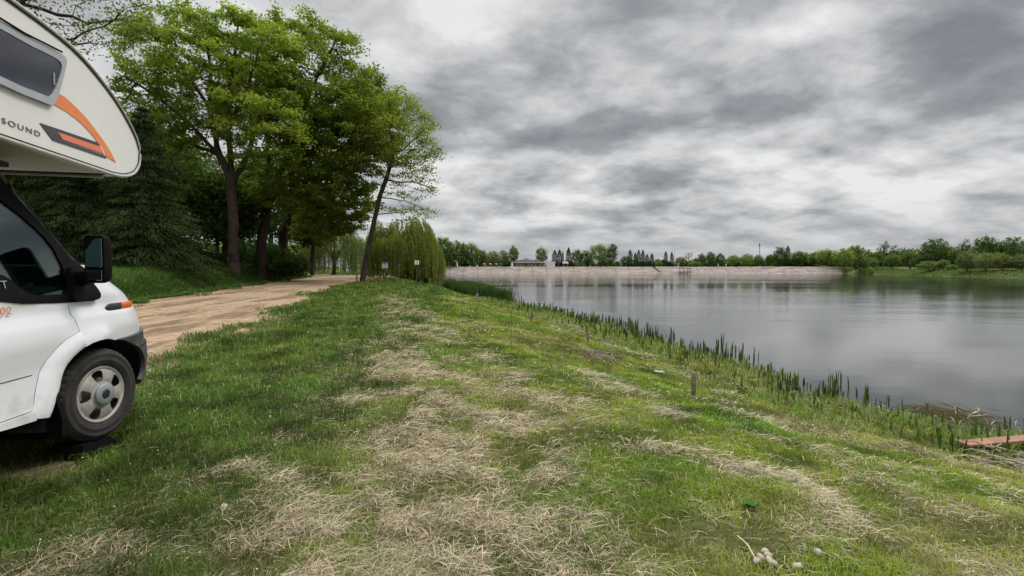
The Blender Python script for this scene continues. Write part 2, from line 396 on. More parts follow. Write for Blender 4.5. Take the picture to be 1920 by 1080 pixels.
# concrete embankment across the pond
def emb_mat():
    m, t, b = mat('embankment concrete'); tcn = t.nodes.new('ShaderNodeTexCoord'); P = tcn.outputs['Object']
    q = N(t, 'ShaderNodeMapping'); q.inputs['Scale'].default_value = (.09, 1, .8); t.links.new(P, q.inputs[0])
    n = N(t, 'ShaderNodeTexNoise', Scale=1.6, Detail=7.0, Roughness=.65); t.links.new(q.outputs[0], n.inputs['Vector'])
    c = ramp(t, n.outputs[0], [(.36, (.06, .050, .045)), (.46, (.155, .125, .108)), (.56, (.235, .19, .165)), (.70, (.38, .32, .28))])
    n2 = N(t, 'ShaderNodeTexNoise', Scale=.35, Detail=5.0, Roughness=.6); t.links.new(P, n2.inputs['Vector'])
    c = mixc(t, maprange(t, n2.outputs[0], .45, .65, 0, .5), c, (.26, .22, .20))
    wv = N(t, 'ShaderNodeTexWave', Scale=.045, Distortion=.6, Detail=2.0); t.links.new(P, wv.inputs['Vector'])
    c = mixc(t, maprange(t, wv.outputs['Fac'], .975, .995, 0, .6), c, (.09, .075, .065))
    n3 = N(t, 'ShaderNodeTexNoise', Scale=.09, Detail=6.0, Roughness=.7); t.links.new(P, n3.inputs['Vector'])
    c = mixc(t, maprange(t, n3.outputs[0], .5, .62, 0, .55), c, (.15, .135, .10))
    t.links.new(c, b.inputs['Base Color']); b.inputs['Roughness'].default_value = .9
    return m
M_emb = emb_mat()
xs = np.linspace(-39, 167, 104); V = []; Qe = []
prof = [(246.2, -1.3), (247.0, -.93), (250.6, .70), (253.75, 2.32), (253.9, 2.52), (255.2, 2.55), (255.4, 2.3)]
for k, x in enumerate(xs):
    for (yy, z) in prof:
        V.append((x, yy + (rng.random() - .5) * .1, z + (rng.random() - .5) * (.05 if z < 2 else .14)))
npf = len(prof)
for k in range(len(xs) - 1):
    for j in range(npf - 1): a = k * npf + j; Qe.append((a, a + npf, a + npf + 1, a + 1))
tag(link('embankment', fastmesh('embankment', V, Qe), M_emb), kind='structure')

# ------------------------------------------------------------------ grass, hay, reeds (nobody could count these)
def blades(x, y, z, h, wd, lean, col, seed, seg3=True):
    r = np.random.default_rng(seed); n = len(x)
    a = r.random(n) * 2 * np.pi; b = a + np.pi / 2 + (r.random(n) - .5)
    dx, dy = np.cos(a) * wd / 2, np.sin(a) * wd / 2; lx, ly = np.cos(b) * lean * h, np.sin(b) * lean * h
    V = np.empty((n, 5, 3), np.float32)
    V[:, 0] = np.stack([x - dx, y - dy, z - .01], -1); V[:, 1] = np.stack([x + dx, y + dy, z - .01], -1)
    V[:, 2] = np.stack([x + dx * .8 + lx * .35, y + dy * .8 + ly * .35, z + h * .6], -1); V[:, 3] = np.stack([x - dx * .8 + lx * .35, y - dy * .8 + ly * .35, z + h * .6], -1)
    V[:, 4] = np.stack([x + lx, y + ly, z + h * (1 - .35 * lean)], -1)
    o = np.arange(n)[:, None] * 5
    return V.reshape(-1, 3), o + np.array([[0, 1, 2, 3]]), o + np.array([[3, 2, 4]]), np.repeat(col, 5, axis=0)
def scatter(n, ymin, ymax, dens_pow, xm=1.14, xo=2.2):
    """positions thinning out with distance"""
    k = 2 - dens_pow
    u = rng.random(n); y = (ymin ** k + u * (ymax ** k - ymin ** k)) ** (1 / k) if abs(k) > 1e-6 else ymin * (ymax / ymin) ** u
    x = (rng.random(n) * 2 - 1) * (xm * y + xo); keep = rng.random(n) < 1.0
    return x[keep], y[keep]
def pal(c0, c1, t): t = t[:, None]; return np.array(c0) * (1 - t) + np.array(c1) * t
def build_grass():
    x, y = scatter(1050000, 1.3, 62, 1.6)
    s = shore_s(x, y); rd = sdist(x, y, ROAD); rl = np.interp(y, RL[0], RL[1]) - x
    st = straw(x, y); n1 = fbm(x * .8, y * .8, 61, 3); n2 = fbm(x * 5, y * 5, 71, 2)
    rn = road_d(x, y)
    ok = (s > .5) & (rn > -.25) & (rl < 30)
    ok &= rng.random(len(x)) > st * .62
    ok &= rng.random(len(x)) > .45 * sstep(1.0, -.1, rn) 
    ok &= ~((np.abs(x + 3.35) < .4) & (np.abs(y - 3.3) < .12) & (rng.random(len(x)) < .85))
    x, y, s, rd, rl, st, n1, n2 = [k[ok] for k in (x, y, s, rd, rl, st, n1, n2)]
    z = height(x, y); n = len(x); q = rng.random(n)
    lod = np.clip((y / 3.0), .8, 12)
    h = (.020 + .036 * q) * (.7 + .8 * n2)
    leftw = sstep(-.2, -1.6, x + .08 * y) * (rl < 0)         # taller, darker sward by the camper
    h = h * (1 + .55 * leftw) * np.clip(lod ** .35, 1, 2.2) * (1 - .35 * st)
    verge = sstep(0, 1.2, rl); h = np.where(rl > 0, (.22 + .34 * q) * (.6 + .8 * n2) * verge + .05, h)
    wd = .0042 * lod ** .80 * (1 + .8 * (rl > 0))
    t = np.clip(n1 * 1.5 - .25 + (rng.random(n) - .5) * .5, 0, 1)
    c = pal((.052, .128, .005), (.230, .255, .026), t)
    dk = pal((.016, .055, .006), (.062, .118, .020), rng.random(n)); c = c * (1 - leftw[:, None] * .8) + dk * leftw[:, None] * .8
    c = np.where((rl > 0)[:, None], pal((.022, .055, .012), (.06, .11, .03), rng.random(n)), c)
    dry = rng.random(n) < (.10 + .5 * sstep(.50, .68, n1) * (1 - leftw)); c[dry] = pal((.20, .19, .08), (.30, .26, .13), rng.random(dry.sum()))
    c = c * (.50 + .80 * sstep(.28, .68, fbm(x * 3.1, y * 3.1, 66, 3)))[:, None]
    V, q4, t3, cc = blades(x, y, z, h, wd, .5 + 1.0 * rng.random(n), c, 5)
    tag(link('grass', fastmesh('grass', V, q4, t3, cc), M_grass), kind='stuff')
build_grass()

def strands(x, y, z, L, wd, ang, tilt, col, seed, curve=.5):
    """thin curving stalks lying on the ground"""
    r = np.random.default_rng(seed); n = len(x); k = (r.random(n) - .5) * 2 * curve
    V = np.empty((n, 8, 3), np.float32); px, py, pz = x.copy(), y.copy(), z.copy(); a = ang.copy()
    for j in range(4):
        nxn, nyn = -np.sin(a), np.cos(a); wj = wd * (1 if j in (1, 2) else .55) / 2
        V[:, j * 2] = np.stack([px - nxn * wj, py - nyn * wj, pz], -1); V[:, j * 2 + 1] = np.stack([px + nxn * wj, py + nyn * wj, pz + wj * .8], -1)
        px = px + np.cos(a) * L / 3; py = py + np.sin(a) * L / 3; pz = pz + np.sin(tilt) * L / 3 * (1, .3, -.6, 0)[j]; a = a + k
    o = np.arange(n)[:, None] * 8
    Q = np.concatenate([o + np.array([[0, 2, 3, 1]]), o + np.array([[2, 4, 5, 3]]), o + np.array([[4, 6, 7, 5]])])
    return V.reshape(-1, 3), Q, np.repeat(col, 8, axis=0)
def build_straw():
    x, y = scatter(1500000, 1.3, 34, 1.7, 1.12, 1.5)
    st = straw(x, y); ok = (rng.random(len(x)) < st * .85 + .02) & (shore_s(x, y) > 1.2); x, y, st = x[ok], y[ok], st[ok]
    n = len(x); lod = np.clip(y / 3, .8, 12)
    z = height(x, y) + .004 + rng.random(n) * (.012 + .045 * st ** 2) * np.clip(lod ** .3, 1, 2)
    L = (.02 + .13 * rng.random(n) ** 2.0) * np.clip(lod ** .4, 1, 2.2); wd = (.0012 + .0022 * rng.random(n) ** 2) * lod ** .72
    flow = fbm(x * 2.2, y * 2.2, 91, 3) * 14
    ang = flow + (rng.random(n) - .5) * 6.0
    t = rng.random(n); c = pal((.13, .10, .062), (.68, .57, .395), t ** 1.05); g = rng.random(n) < .18; c[g] = pal((.20, .22, .12), (.36, .36, .22), rng.random(g.sum()))
    red = rng.random(n) < .12; c[red] = pal((.30, .20, .11), (.50, .37, .23), rng.random(red.sum()))
    V, Q, cc = strands(x, y, z, L, wd, ang, rng.random(n) * .5, c, 6, .09)
    tag(link('cut_hay', fastmesh('cut_hay', V, Q, None, cc), M_straw), kind='stuff')
build_straw()

def build_margin():
    # washed-up pale reed litter along the shore
    n = 15000; line = [at(*p) for p in [(1010, 590), (1090, 622), (1180, 662), (1260, 690), (1330, 735), (1420, 790), (1520, 815), (1640, 842), (1790, 862), (1915, 880)]]
    d = np.cumsum([0] + [(b - a).length for a, b in zip(line[:-1], line[1:])]); u = rng.random(n) ** .8; u = (1 - u) * d[-1]
    x = np.interp(u, d, [p.x for p in line]); y = np.interp(u, d, [p.y for p in line])
    side = rng.normal(0, .26, n) + (fbm(u * .8, u * 0, 3, 2) - .5) * .5
    x = x + side * .85; y = y + side * .5
    keep = (shore_s(x, y) > -.3) & (rng.random(n) < .25 + .9 * sstep(.35, .6, fbm(u * 1.4, side * .3, 9, 2))); x, y = x[keep], y[keep]; n = len(x)
    lod = np.clip(y / 5, 1, 6)
    z = np.maximum(height(x, y), WATER) + .01 + rng.random(n) * .05
    c = pal((.20, .18, .12), (.46, .43, .33), rng.random(n))
    V, Q, cc = strands(x, y, z, (.06 + .20 * rng.random(n)), .005 * lod ** .7, rng.normal(2.3, .7, n), rng.random(n) * .3, c, 8, .12)
    # older brown stalks lying through the marsh strip
    k_ = 42000; xa, ya = scatter(k_, 4.5, 42, 1.6, 1.2, 1.5); sa = shore_s(xa, ya); oa = (sa > -.1) & (sa < 2.4) & (rng.random(k_) < .55); xa, ya = xa[oa], ya[oa]; k_ = len(xa); la = np.clip(ya / 5, 1, 6)
    Va, Qa, ca = strands(xa, ya, np.maximum(height(xa, ya), WATER) + .015 + rng.random(k_) * .06, .07 + .25 * rng.random(k_), .006 * la ** .7, rng.normal(2.5, 1.0, k_), rng.random(k_) * .3, pal((.07, .05, .03), (.36, .31, .20), rng.random(k_)), 10, .15)
    Q = np.concatenate([Q, Qa + len(V)]); V = np.concatenate([V, Va]); cc = np.concatenate([cc, ca])
    # floating straw by the board
    m = 420; p = at(1795, 800); fx = p.x + rng.normal(0, .30, m); fy = p.y + rng.normal(0, .28, m); ok = shore_s(fx, fy) < .5; fx, fy = fx[ok], fy[ok]; m = len(fx)
    V2, Q2, c2 = strands(fx, fy, np.full(m, WATER + .006) + rng.random(m) * .012, .15 + .3 * rng.random(m), np.full(m, .009), rng.normal(2.2, .6, m), np.zeros(m), pal((.26, .20, .15), (.5, .43, .35), rng.random(m)), 9, .1)
    tag(link('reed_litter', fastmesh('reed_litter', np.concatenate([V, V2]), np.concatenate([Q, Q2 + len(V)]), None, np.concatenate([cc, c2])), M_straw), kind='stuff')
    # lush marsh plants between the litter and the water
    n = 150000; x, y = scatter(n, 4.5, 42, 1.6, 1.2, 1.5); s = shore_s(x, y); ok = (s > -.15) & (s < 1.9 + 1.6 * fbm(x, y, 77, 2)) & (y < 42) & (rng.random(n) < .25 + sstep(.35, .6, fbm(x * 1.2, y * 1.2, 78, 3)))
    x, y, s = x[ok], y[ok], s[ok]; n = len(x); lod = np.clip(y / 5, 1, 7)
    c = pal((.085, .15, .03), (.22, .29, .07), rng.random(n)); b = rng.random(n) < .2; c[b] = pal((.12, .09, .05), (.26, .2, .12), rng.random(b.sum()))
    V, q4, t3, cc = blades(x, y, np.maximum(height(x, y), WATER - .03), (.05 + .13 * rng.random(n)) * (1 + .15 * lod), .011 * lod ** .75, .3 + .8 * rng.random(n), c, 12)
    tag(link('marsh_grass', fastmesh('marsh_grass', V, q4, t3, cc), M_grass), kind='stuff')
    # stubby cut reed shoots standing in the water
    n = 110000; x, y = scatter(n, 4.5, 41, 1.45, 1.2, 1.5); s = shore_s(x, y)
    gap = fbm(x * .5, y * .5, 79, 2); tuf = fbm(x * 4, y * 4, 80, 2)
    ok = (s > -1.0 - .6 * (gap > .5)) & (s < 1.3) & (rng.random(n) < .12 + sstep(.42, .54, gap)) & (rng.random(n) < sstep(.46, .62, tuf)) & (rng.random(n) < np.exp(-((s + .05) / .75) ** 2)) & (x < 9)
    ok |= (s > 0.2) & (s < 2.2) & (rng.random(n) < .16) & (tuf > .45); x, y, s = x[ok], y[ok], s[ok]; n = len(x)
    lod = np.clip(y / 7, 1, 5); h = (.08 + .27 * rng.random(n) ** 1.5) * (.45 + 1.0 * fbm(x * 1.4, y * 1.4, 84, 2)) * (1 + .03 * y) + np.clip(-s, 0, 1.5) * .1
    z = np.maximum(height(x, y), WATER - .25)
    c = pal((.022, .045, .014), (.09, .15, .03), rng.random(n)); bb = rng.random(n) < .08; c[bb] = pal((.10, .07, .04), (.22, .17, .10), rng.random(bb.sum()))
    Vs, Qs, Ts, cs = [], [], [], []
    for k in range(2):
        V, q4, t3, cc = blades(x + (rng.random(n) - .5) * .03, y + (rng.random(n) - .5) * .03, z, h * (1 - .15 * k) + np.maximum(WATER - z, 0), .023 * lod ** .6, .05 + .14 * rng.random(n), c, 20 + k)
        V = V.reshape(-1, 5, 3); V[:, 4] = V[:, 2] * .5 + V[:, 3] * .5 + (V[:, 4] - V[:, 2] * .5 - V[:, 3] * .5) * .45; V = V.reshape(-1, 3)
        Qs.append(q4 + 5 * n * k); Ts.append(t3 + 5 * n * k); Vs.append(V); cs.append(cc)
    tag(link('reed_shoots', fastmesh('reed_shoots', np.concatenate(Vs), np.concatenate(Qs), np.concatenate(Ts), np.concatenate(cs)), M_grass), kind='stuff')
    # tall reed bed beyond the last tyre
    n = 9000; u = rng.random(n); y = 38.5 + 14 * u; xs_ = np.interp(y, [38.5, 50, 53], [-1.4, -5.2, -6.6]); x = xs_ + rng.normal(-.2, .85, n) + 0.0
    ok = (shore_s(x, y) < 1.5) & (shore_s(x, y) > -1.7); x, y = x[ok], y[ok]; n = len(x); z = np.maximum(height(x, y), WATER - .2)
    c = pal((.022, .055, .014), (.07, .12, .03), rng.random(n))
    V, q4, t3, cc = blades(x, y, z, (.75 + .65 * rng.random(n)) * (.7 + .5 * fbm(x, y, 33, 2)), .055, .05 + .3 * rng.random(n), c, 30)
    tag(link('reed_bed', fastmesh('reed_bed', V, q4, t3, cc), M_grass), kind='stuff')
build_margin()

def build_verge():
    n = 130000; y = 7 + 55 * rng.random(n) ** 1.3; rl = -.25 + 5.5 * rng.random(n) ** 1.4 + (fbm(y * .8, y * 0, 15, 3) - .5) * .8; x = np.interp(y, RL[0], RL[1]) - rl; q = rng.random(n)
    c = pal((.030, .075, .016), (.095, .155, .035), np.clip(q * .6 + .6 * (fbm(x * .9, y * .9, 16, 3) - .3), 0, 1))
    h = (.14 + .75 * sstep(0, 1.6, rl) * (.4 + .9 * fbm(x * .7, y * .7, 17, 3))) * (.5 + .7 * q)
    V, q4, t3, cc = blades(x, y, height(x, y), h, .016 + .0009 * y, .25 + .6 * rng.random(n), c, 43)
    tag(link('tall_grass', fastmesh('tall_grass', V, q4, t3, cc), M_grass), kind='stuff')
build_verge()
def build_far_sward():
    n = 42000; px_ = rng.random(n); x = 118 + 62 * rng.random(n); y = 100 + 150 * rng.random(n)
    s = sdist(x, y, POND); ok = (s > 0) & (s < 22) & (x > 100); x, y = x[ok], y[ok]; n = len(x)
    c = pal((.06, .11, .025), (.15, .20, .055), fbm(x * .1, y * .1, 3, 3) * .8 + .2 * rng.random(n))
    V, q4, t3, cc = blades(x, y, height(x, y), .25 + .45 * rng.random(n), .35, .3 + .4 * rng.random(n), c, 41)
    x = -38 + 46 * rng.random(16000); y = 62 + 60 * rng.random(16000); ok = (shore_s(x, y) > .3) & (sdist(x, y, ROAD) > .5); x, y = x[ok], y[ok]; n2 = len(x)
    c = pal((.055, .11, .022), (.12, .18, .05), rng.random(n2)); V2, q2, t2, cc2 = blades(x, y, height(x, y), .12 + .2 * rng.random(n2), .16, .4 + .4 * rng.random(n2), c, 42)
    tag(link('far_meadow', fastmesh('far_meadow', np.concatenate([V, V2]), np.concatenate([q4, q2 + len(V)]), np.concatenate([t3, t2 + len(V)]), np.concatenate([cc, cc2])), M_grass), kind='stuff')
build_far_sward()

def build_flowers():
    x, y = scatter(900, 2.2, 24, 1.3, 1.0, .5); s = shore_s(x, y); ok = (s > 2) & (sdist(x, y, ROAD) > .8) & (rng.random(900) < .45); x, y = x[ok], y[ok]; n = len(x)
    z = height(x, y) + .045; r = .007 * np.clip(y / 3, 1, 4); V = np.empty((n, 6, 3), np.float32)
    for k, d in enumerate([(1, 0, 0), (0, 1, 0), (-1, 0, 0), (0, -1, 0), (0, 0, 1), (0, 0, -1)]): V[:, k] = np.stack([x + d[0] * r, y + d[1] * r, z + d[2] * r * .8], -1)
    o = np.arange(n)[:, None] * 6; T = np.concatenate([o + np.array([f]) for f in ((0, 1, 4), (1, 2, 4), (2, 3, 4), (3, 0, 4), (1, 0, 5), (2, 1, 5), (3, 2, 5), (0, 3, 5))])
    c = pal((.62, .60, .45), (.7, .66, .3), rng.random(n)); tag(link('wildflowers', fastmesh('wildflowers', V.reshape(-1, 3), None, T, np.repeat(c, 6, axis=0)), M_straw), kind='stuff')
build_flowers()

# ------------------------------------------------------------------ motorhome
TH = R(13.3); ORG = Vector((-3.0902, 3.75, 0.0))
def paintmat():
    m, t, b = mat('white paint'); tcn = t.nodes.new('ShaderNodeTexCoord'); sp = t.nodes.new('ShaderNodeSeparateXYZ'); t.links.new(tcn.outputs['Object'], sp.inputs[0])
    n = N(t, 'ShaderNodeTexNoise', Scale=7.0, Detail=7.0, Roughness=.7); t.links.new(tcn.outputs['Object'], n.inputs['Vector'])
    lowz = maprange(t, sp.outputs[2], .5, .95, .75, .0); d = math_n(t, 'MULTIPLY', lowz, maprange(t, n.outputs[0], .38, .70)); d = math_n(t, 'ADD', d, maprange(t, n.outputs[0], .55, .8, 0, .10), clamp=True)
    t.links.new(mixc(t, d, (.72, .735, .76), (.50, .47, .43)), b.inputs['Base Color']); b.inputs['Roughness'].default_value = .3; b.inputs['Coat Weight'].default_value = .5; return m
M_white = paintmat()
M_cream = simple('cream coach panel', (.68, .665, .63), .38, var=.03, scale=2)
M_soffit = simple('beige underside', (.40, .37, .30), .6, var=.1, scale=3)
M_black = simple('black trim plastic', (.005, .005, .0055), .75, var=.2, spec=.10)
M_grey = simple('grey bumper plastic', (.045, .047, .05), .55, var=.2, scale=6)
M_tyre = simple('tyre rubber', (.022, .020, .018), .85, var=.4, scale=9, bump=.3)
M_rim = simple('dusty silver wheel trim', (.40, .37, .335), .5, metal=.35, var=.2, scale=14)
M_hub = simple('hub cap', (.30, .33, .33), .4, metal=.4, var=.08)
M_navy = simple('dark badge', (.012, .02, .04), .3)
M_chrome = simple('silver paint', (.55, .56, .56), .25, metal=.9, var=.05)
M_orange = simple('orange lens', (.75, .14, .02), .25, var=.1)
M_lampd = simple('dark lamp base', (.03, .03, .035), .4)
M_stripe = simple('orange decal', (.72, .21, .055), .4, var=.03)
M_dstripe = simple('charcoal decal', (.045, .04, .05), .4, var=.03)
M_rstripe = simple('coral decal', (.70, .19, .09), .4, var=.03)
M_wdecal = simple('white decal', (.75, .75, .74), .4, var=.02)
M_text = simple('grey lettering', (.13, .14, .16), .4, var=.02)
M_wframe = simple('grey window frame', (.34, .355, .39), .42, var=.05)
M_seat = simple('seat fabric', (.06, .065, .075), .9, var=.2)
M_dash = simple('dashboard plastic', (.09, .12, .13), .6, var=.1)
M_piping = simple('beige edge trim', (.42, .41, .37), .45, var=.1)
def glassmat(name, tint, refl=.5):
    m, t, b = mat(name); t.nodes.remove(b)
    g = t.nodes.new('ShaderNodeBsdfGlossy'); g.inputs['Roughness'].default_value = .02
    tr = t.nodes.new('ShaderNodeBsdfTransparent'); tr.inputs[0].default_value = (*tint, 1)
    fr = t.nodes.new('ShaderNodeFresnel'); fr.inputs[0].default_value = 1.5
    f = math_n(t, 'MULTIPLY_ADD', fr.outputs[0], refl, .03)
    m1 = t.nodes.new('ShaderNodeMixShader'); t.links.new(f, m1.inputs[0]); t.links.new(tr.outputs[0], m1.inputs[1]); t.links.new(g.outputs[0], m1.inputs[2])
    out = [n for n in t.nodes if n.type == 'OUTPUT_MATERIAL'][0]; t.links.new(m1.outputs[0], out.inputs[0]); return m
M_glass = glassmat('cab glass', (.50, .64, .62), .75)
def acrylic():
    m, t, b = mat('smoked acrylic'); b.inputs['Base Color'].default_value = (.022, .024, .036, 1); b.inputs['Roughness'].default_value = .03
    b.inputs['Specular IOR Level'].default_value = .8
    return m
M_acryl = acrylic(); M_mirror = simple('mirror glass', (.24, .26, .28), .04, metal=1.0, var=.02)

WZ = [.1, .2, .3, .55, .6, .785, .80, .815, 1.0, 1.125, 1.145, 1.22, 1.25, 1.5, 2.0, 2.2]
WV = [-.1, -.06, -.03, 0, 0, -.010, -.0105, -.011, .012, -.006, -.030, -.032, -.025, -.085, -.2, -.25]
FZ = [.3, .46, .56, .67, .78, .87, 1.02, 1.09, 1.176, 1.216, 1.285, 1.35, 1.416, 1.486, 1.52, 1.66, 1.82, 1.97, 2.14]
FS = [.1, .1, .1, .1, .1, .1, .1, .1, .079, .047, -.009, -.061, -.113, -.19, -.277, -.40, -.556, -.70, -.85]
FF = [.93, 1.07, 1.20, 1.27, 1.26, 1.21, 1.10, 1.07, 1.015, .96, .80, .637, .469, .20, .075, -.05, -.206, -.35, -.50]
def cabpt(u, z):
    """cab skin: u runs forward along the flank, then round the nose to the centre line (u - s0 = 1.3)"""
    s0 = np.interp(z, FZ, FS); F = np.interp(z, FZ, FF); hw = 1.0 + np.interp(z, WZ, WV); n = np.where(z > 1.5, 3.0, 2.6)
    ph = np.clip((u - s0) / 1.3, 0, 1) * np.pi / 2
    x = -1 + hw * np.maximum(np.cos(ph), 0) ** (2 / n); s = np.where(u < s0, u, s0 + (F - s0) * np.sin(ph) ** (2 / n))
    return np.stack([x, s, z], -1)
def cabn(u, z):
    e = .004; a = cabpt(u + e, z) - cabpt(u - e, z); b = cabpt(u, z + e) - cabpt(u, z - e); n = np.cross(a, b)
    l = np.linalg.norm(n, axis=-1, keepdims=True); n = np.where(l > 1e-9, n / np.maximum(l, 1e-9), np.array([0, 1., 0]))
    return n
def inpoly(p, poly):
    r = np.zeros(len(p), bool); n = len(poly)
    for i in range(n):
        (ax, ay), (bx, by) = poly[i], poly[(i + 1) % n]
        if ay == by: continue
        c = ((ay > p[:, 1]) != (by > p[:, 1])) & (p[:, 0] < ax + (p[:, 1] - ay) * (bx - ax) / (by - ay)); r ^= c
    return r
def resamp(poly, step):
    o = []
    for i in range(len(poly)):
        a, b = np.array(poly[i]), np.array(poly[(i + 1) % len(poly)]); k = max(1, int(np.linalg.norm(b - a) / step))
        o += [tuple(a + (b - a) * j / k) for j in range(k)]
    return o
def smoothp(poly, it=2, closed=True):
    """round a polygon's corners (corner cutting)"""
    for _ in range(it):
        o = []; n = len(poly)
        for i in range(n if closed else n - 1):
            a, b = poly[i], poly[(i + 1) % n]; o += [(a[0] * .75 + b[0] * .25, a[1] * .75 + b[1] * .25), (a[0] * .25 + b[0] * .75, a[1] * .25 + b[1] * .75)]
        if not closed: o = [poly[0]] + o + [poly[-1]]
        poly = o
    return poly
def tri2d(poly, holes=(), step=.03):
    B = [resamp(poly, step)] + [resamp(h, step) for h in holes]; P = []; E = []
    for b in B: k = len(P); P += b; E += [(k + i, k + (i + 1) % len(b)) for i in range(len(b))]
    a = np.array(poly); g = np.stack(np.meshgrid(np.arange(a[:, 0].min(), a[:, 0].max(), step * 1.3), np.arange(a[:, 1].min(), a[:, 1].max(), step * 1.3)), -1).reshape(-1, 2) + step * .31
    g = g[inpoly(g, poly)]
    for h in holes: g = g[~inpoly(g, h)]
    if len(g):
        bb = np.array(P); d = np.min(np.linalg.norm(g[:, None] - bb[None], axis=2), axis=1); g = g[d > step * .55]
    V, _, F, *_r = delaunay_2d_cdt([Vector(p) for p in P] + [Vector(p) for p in g], E, [], 0, 1e-5)
    V = np.array([tuple(v) for v in V]); F = np.array([f for f in F]); c = V[F].mean(1); k = inpoly(c, poly)
    for h in holes: k &= ~inpoly(c, h)
    return V, F[k]
def shell(V2, F, mapf, th):
    """surface + inner copy + rim, so no panel is paper thin; mapf(V2, depth) -> 3d"""
    a = mapf(V2, 0.0); b = mapf(V2, th); n = len(V2); V = np.concatenate([a, b])
    E = {}
    for f in F:
        for i in range(len(f)): e = (int(f[i]), int(f[(i + 1) % len(f)])); E[e] = 1
    rim = [(e[1], e[0], e[0] + n, e[1] + n) for e in E if (e[1], e[0]) not in E]
    return V, [tuple(int(i) for i in f) for f in F] + [tuple(int(i) + n for i in f[::-1]) for f in F] + rim
def panel_obj(name, mt, parent, polys, mapf, th=.012, step=.03, mirror=False, sharp=40):
    VV, FF_ = [], []
    for poly, holes in polys:
        V2, F = tri2d(poly, holes, step); V, f = shell(V2, F, mapf, th); k = sum(len(v) for v in VV); VV.append(V); FF_ += [tuple(i + k for i in q) for q in f]
        if mirror == 'weld':
            Vm = V.copy(); Vm[:, 0] = -2 - Vm[:, 0]; k = sum(len(v) for v in VV); VV.append(Vm); FF_ += [tuple(i + k for i in q[::-1]) for q in f]
    me = bpy.data.meshes.new(name); me.from_pydata(np.concatenate(VV).tolist(), [], FF_); me.update()
    if mirror == 'weld':
        b = bmesh.new(); b.from_mesh(me); cv = [v for v in b.verts if abs(v.co.x + 1) < .012]; bmesh.ops.remove_doubles(b, verts=cv, dist=.011)
        b.to_mesh(me); b.free()
    o = link(name, me, mt, parent, True); me.set_sharp_from_angle(angle=R(sharp))
    if mirror is True:
        Vm = np.concatenate(VV); Vm[:, 0] = -2 - Vm[:, 0]; m2 = bpy.data.meshes.new(name); m2.from_pydata(Vm.tolist(), [], [q[::-1] for q in FF_]); m2.update()
        link(name, m2, mt, parent, True); m2.set_sharp_from_angle(angle=R(sharp))
    return o
def cabmap(off=0.0, f=None):
    def g(V2, d):
        u, z = V2[:, 0], V2[:, 1]; o = off + (f(u, z) if f else 0.0)
        return cabpt(u, z) + cabn(u, z) * (np.asarray(o) - d).reshape(-1, 1)
    return g
def flat(x):
    return lambda V2, d: np.stack([np.full(len(V2), x) - d, V2[:, 0], V2[:, 1]], -1)

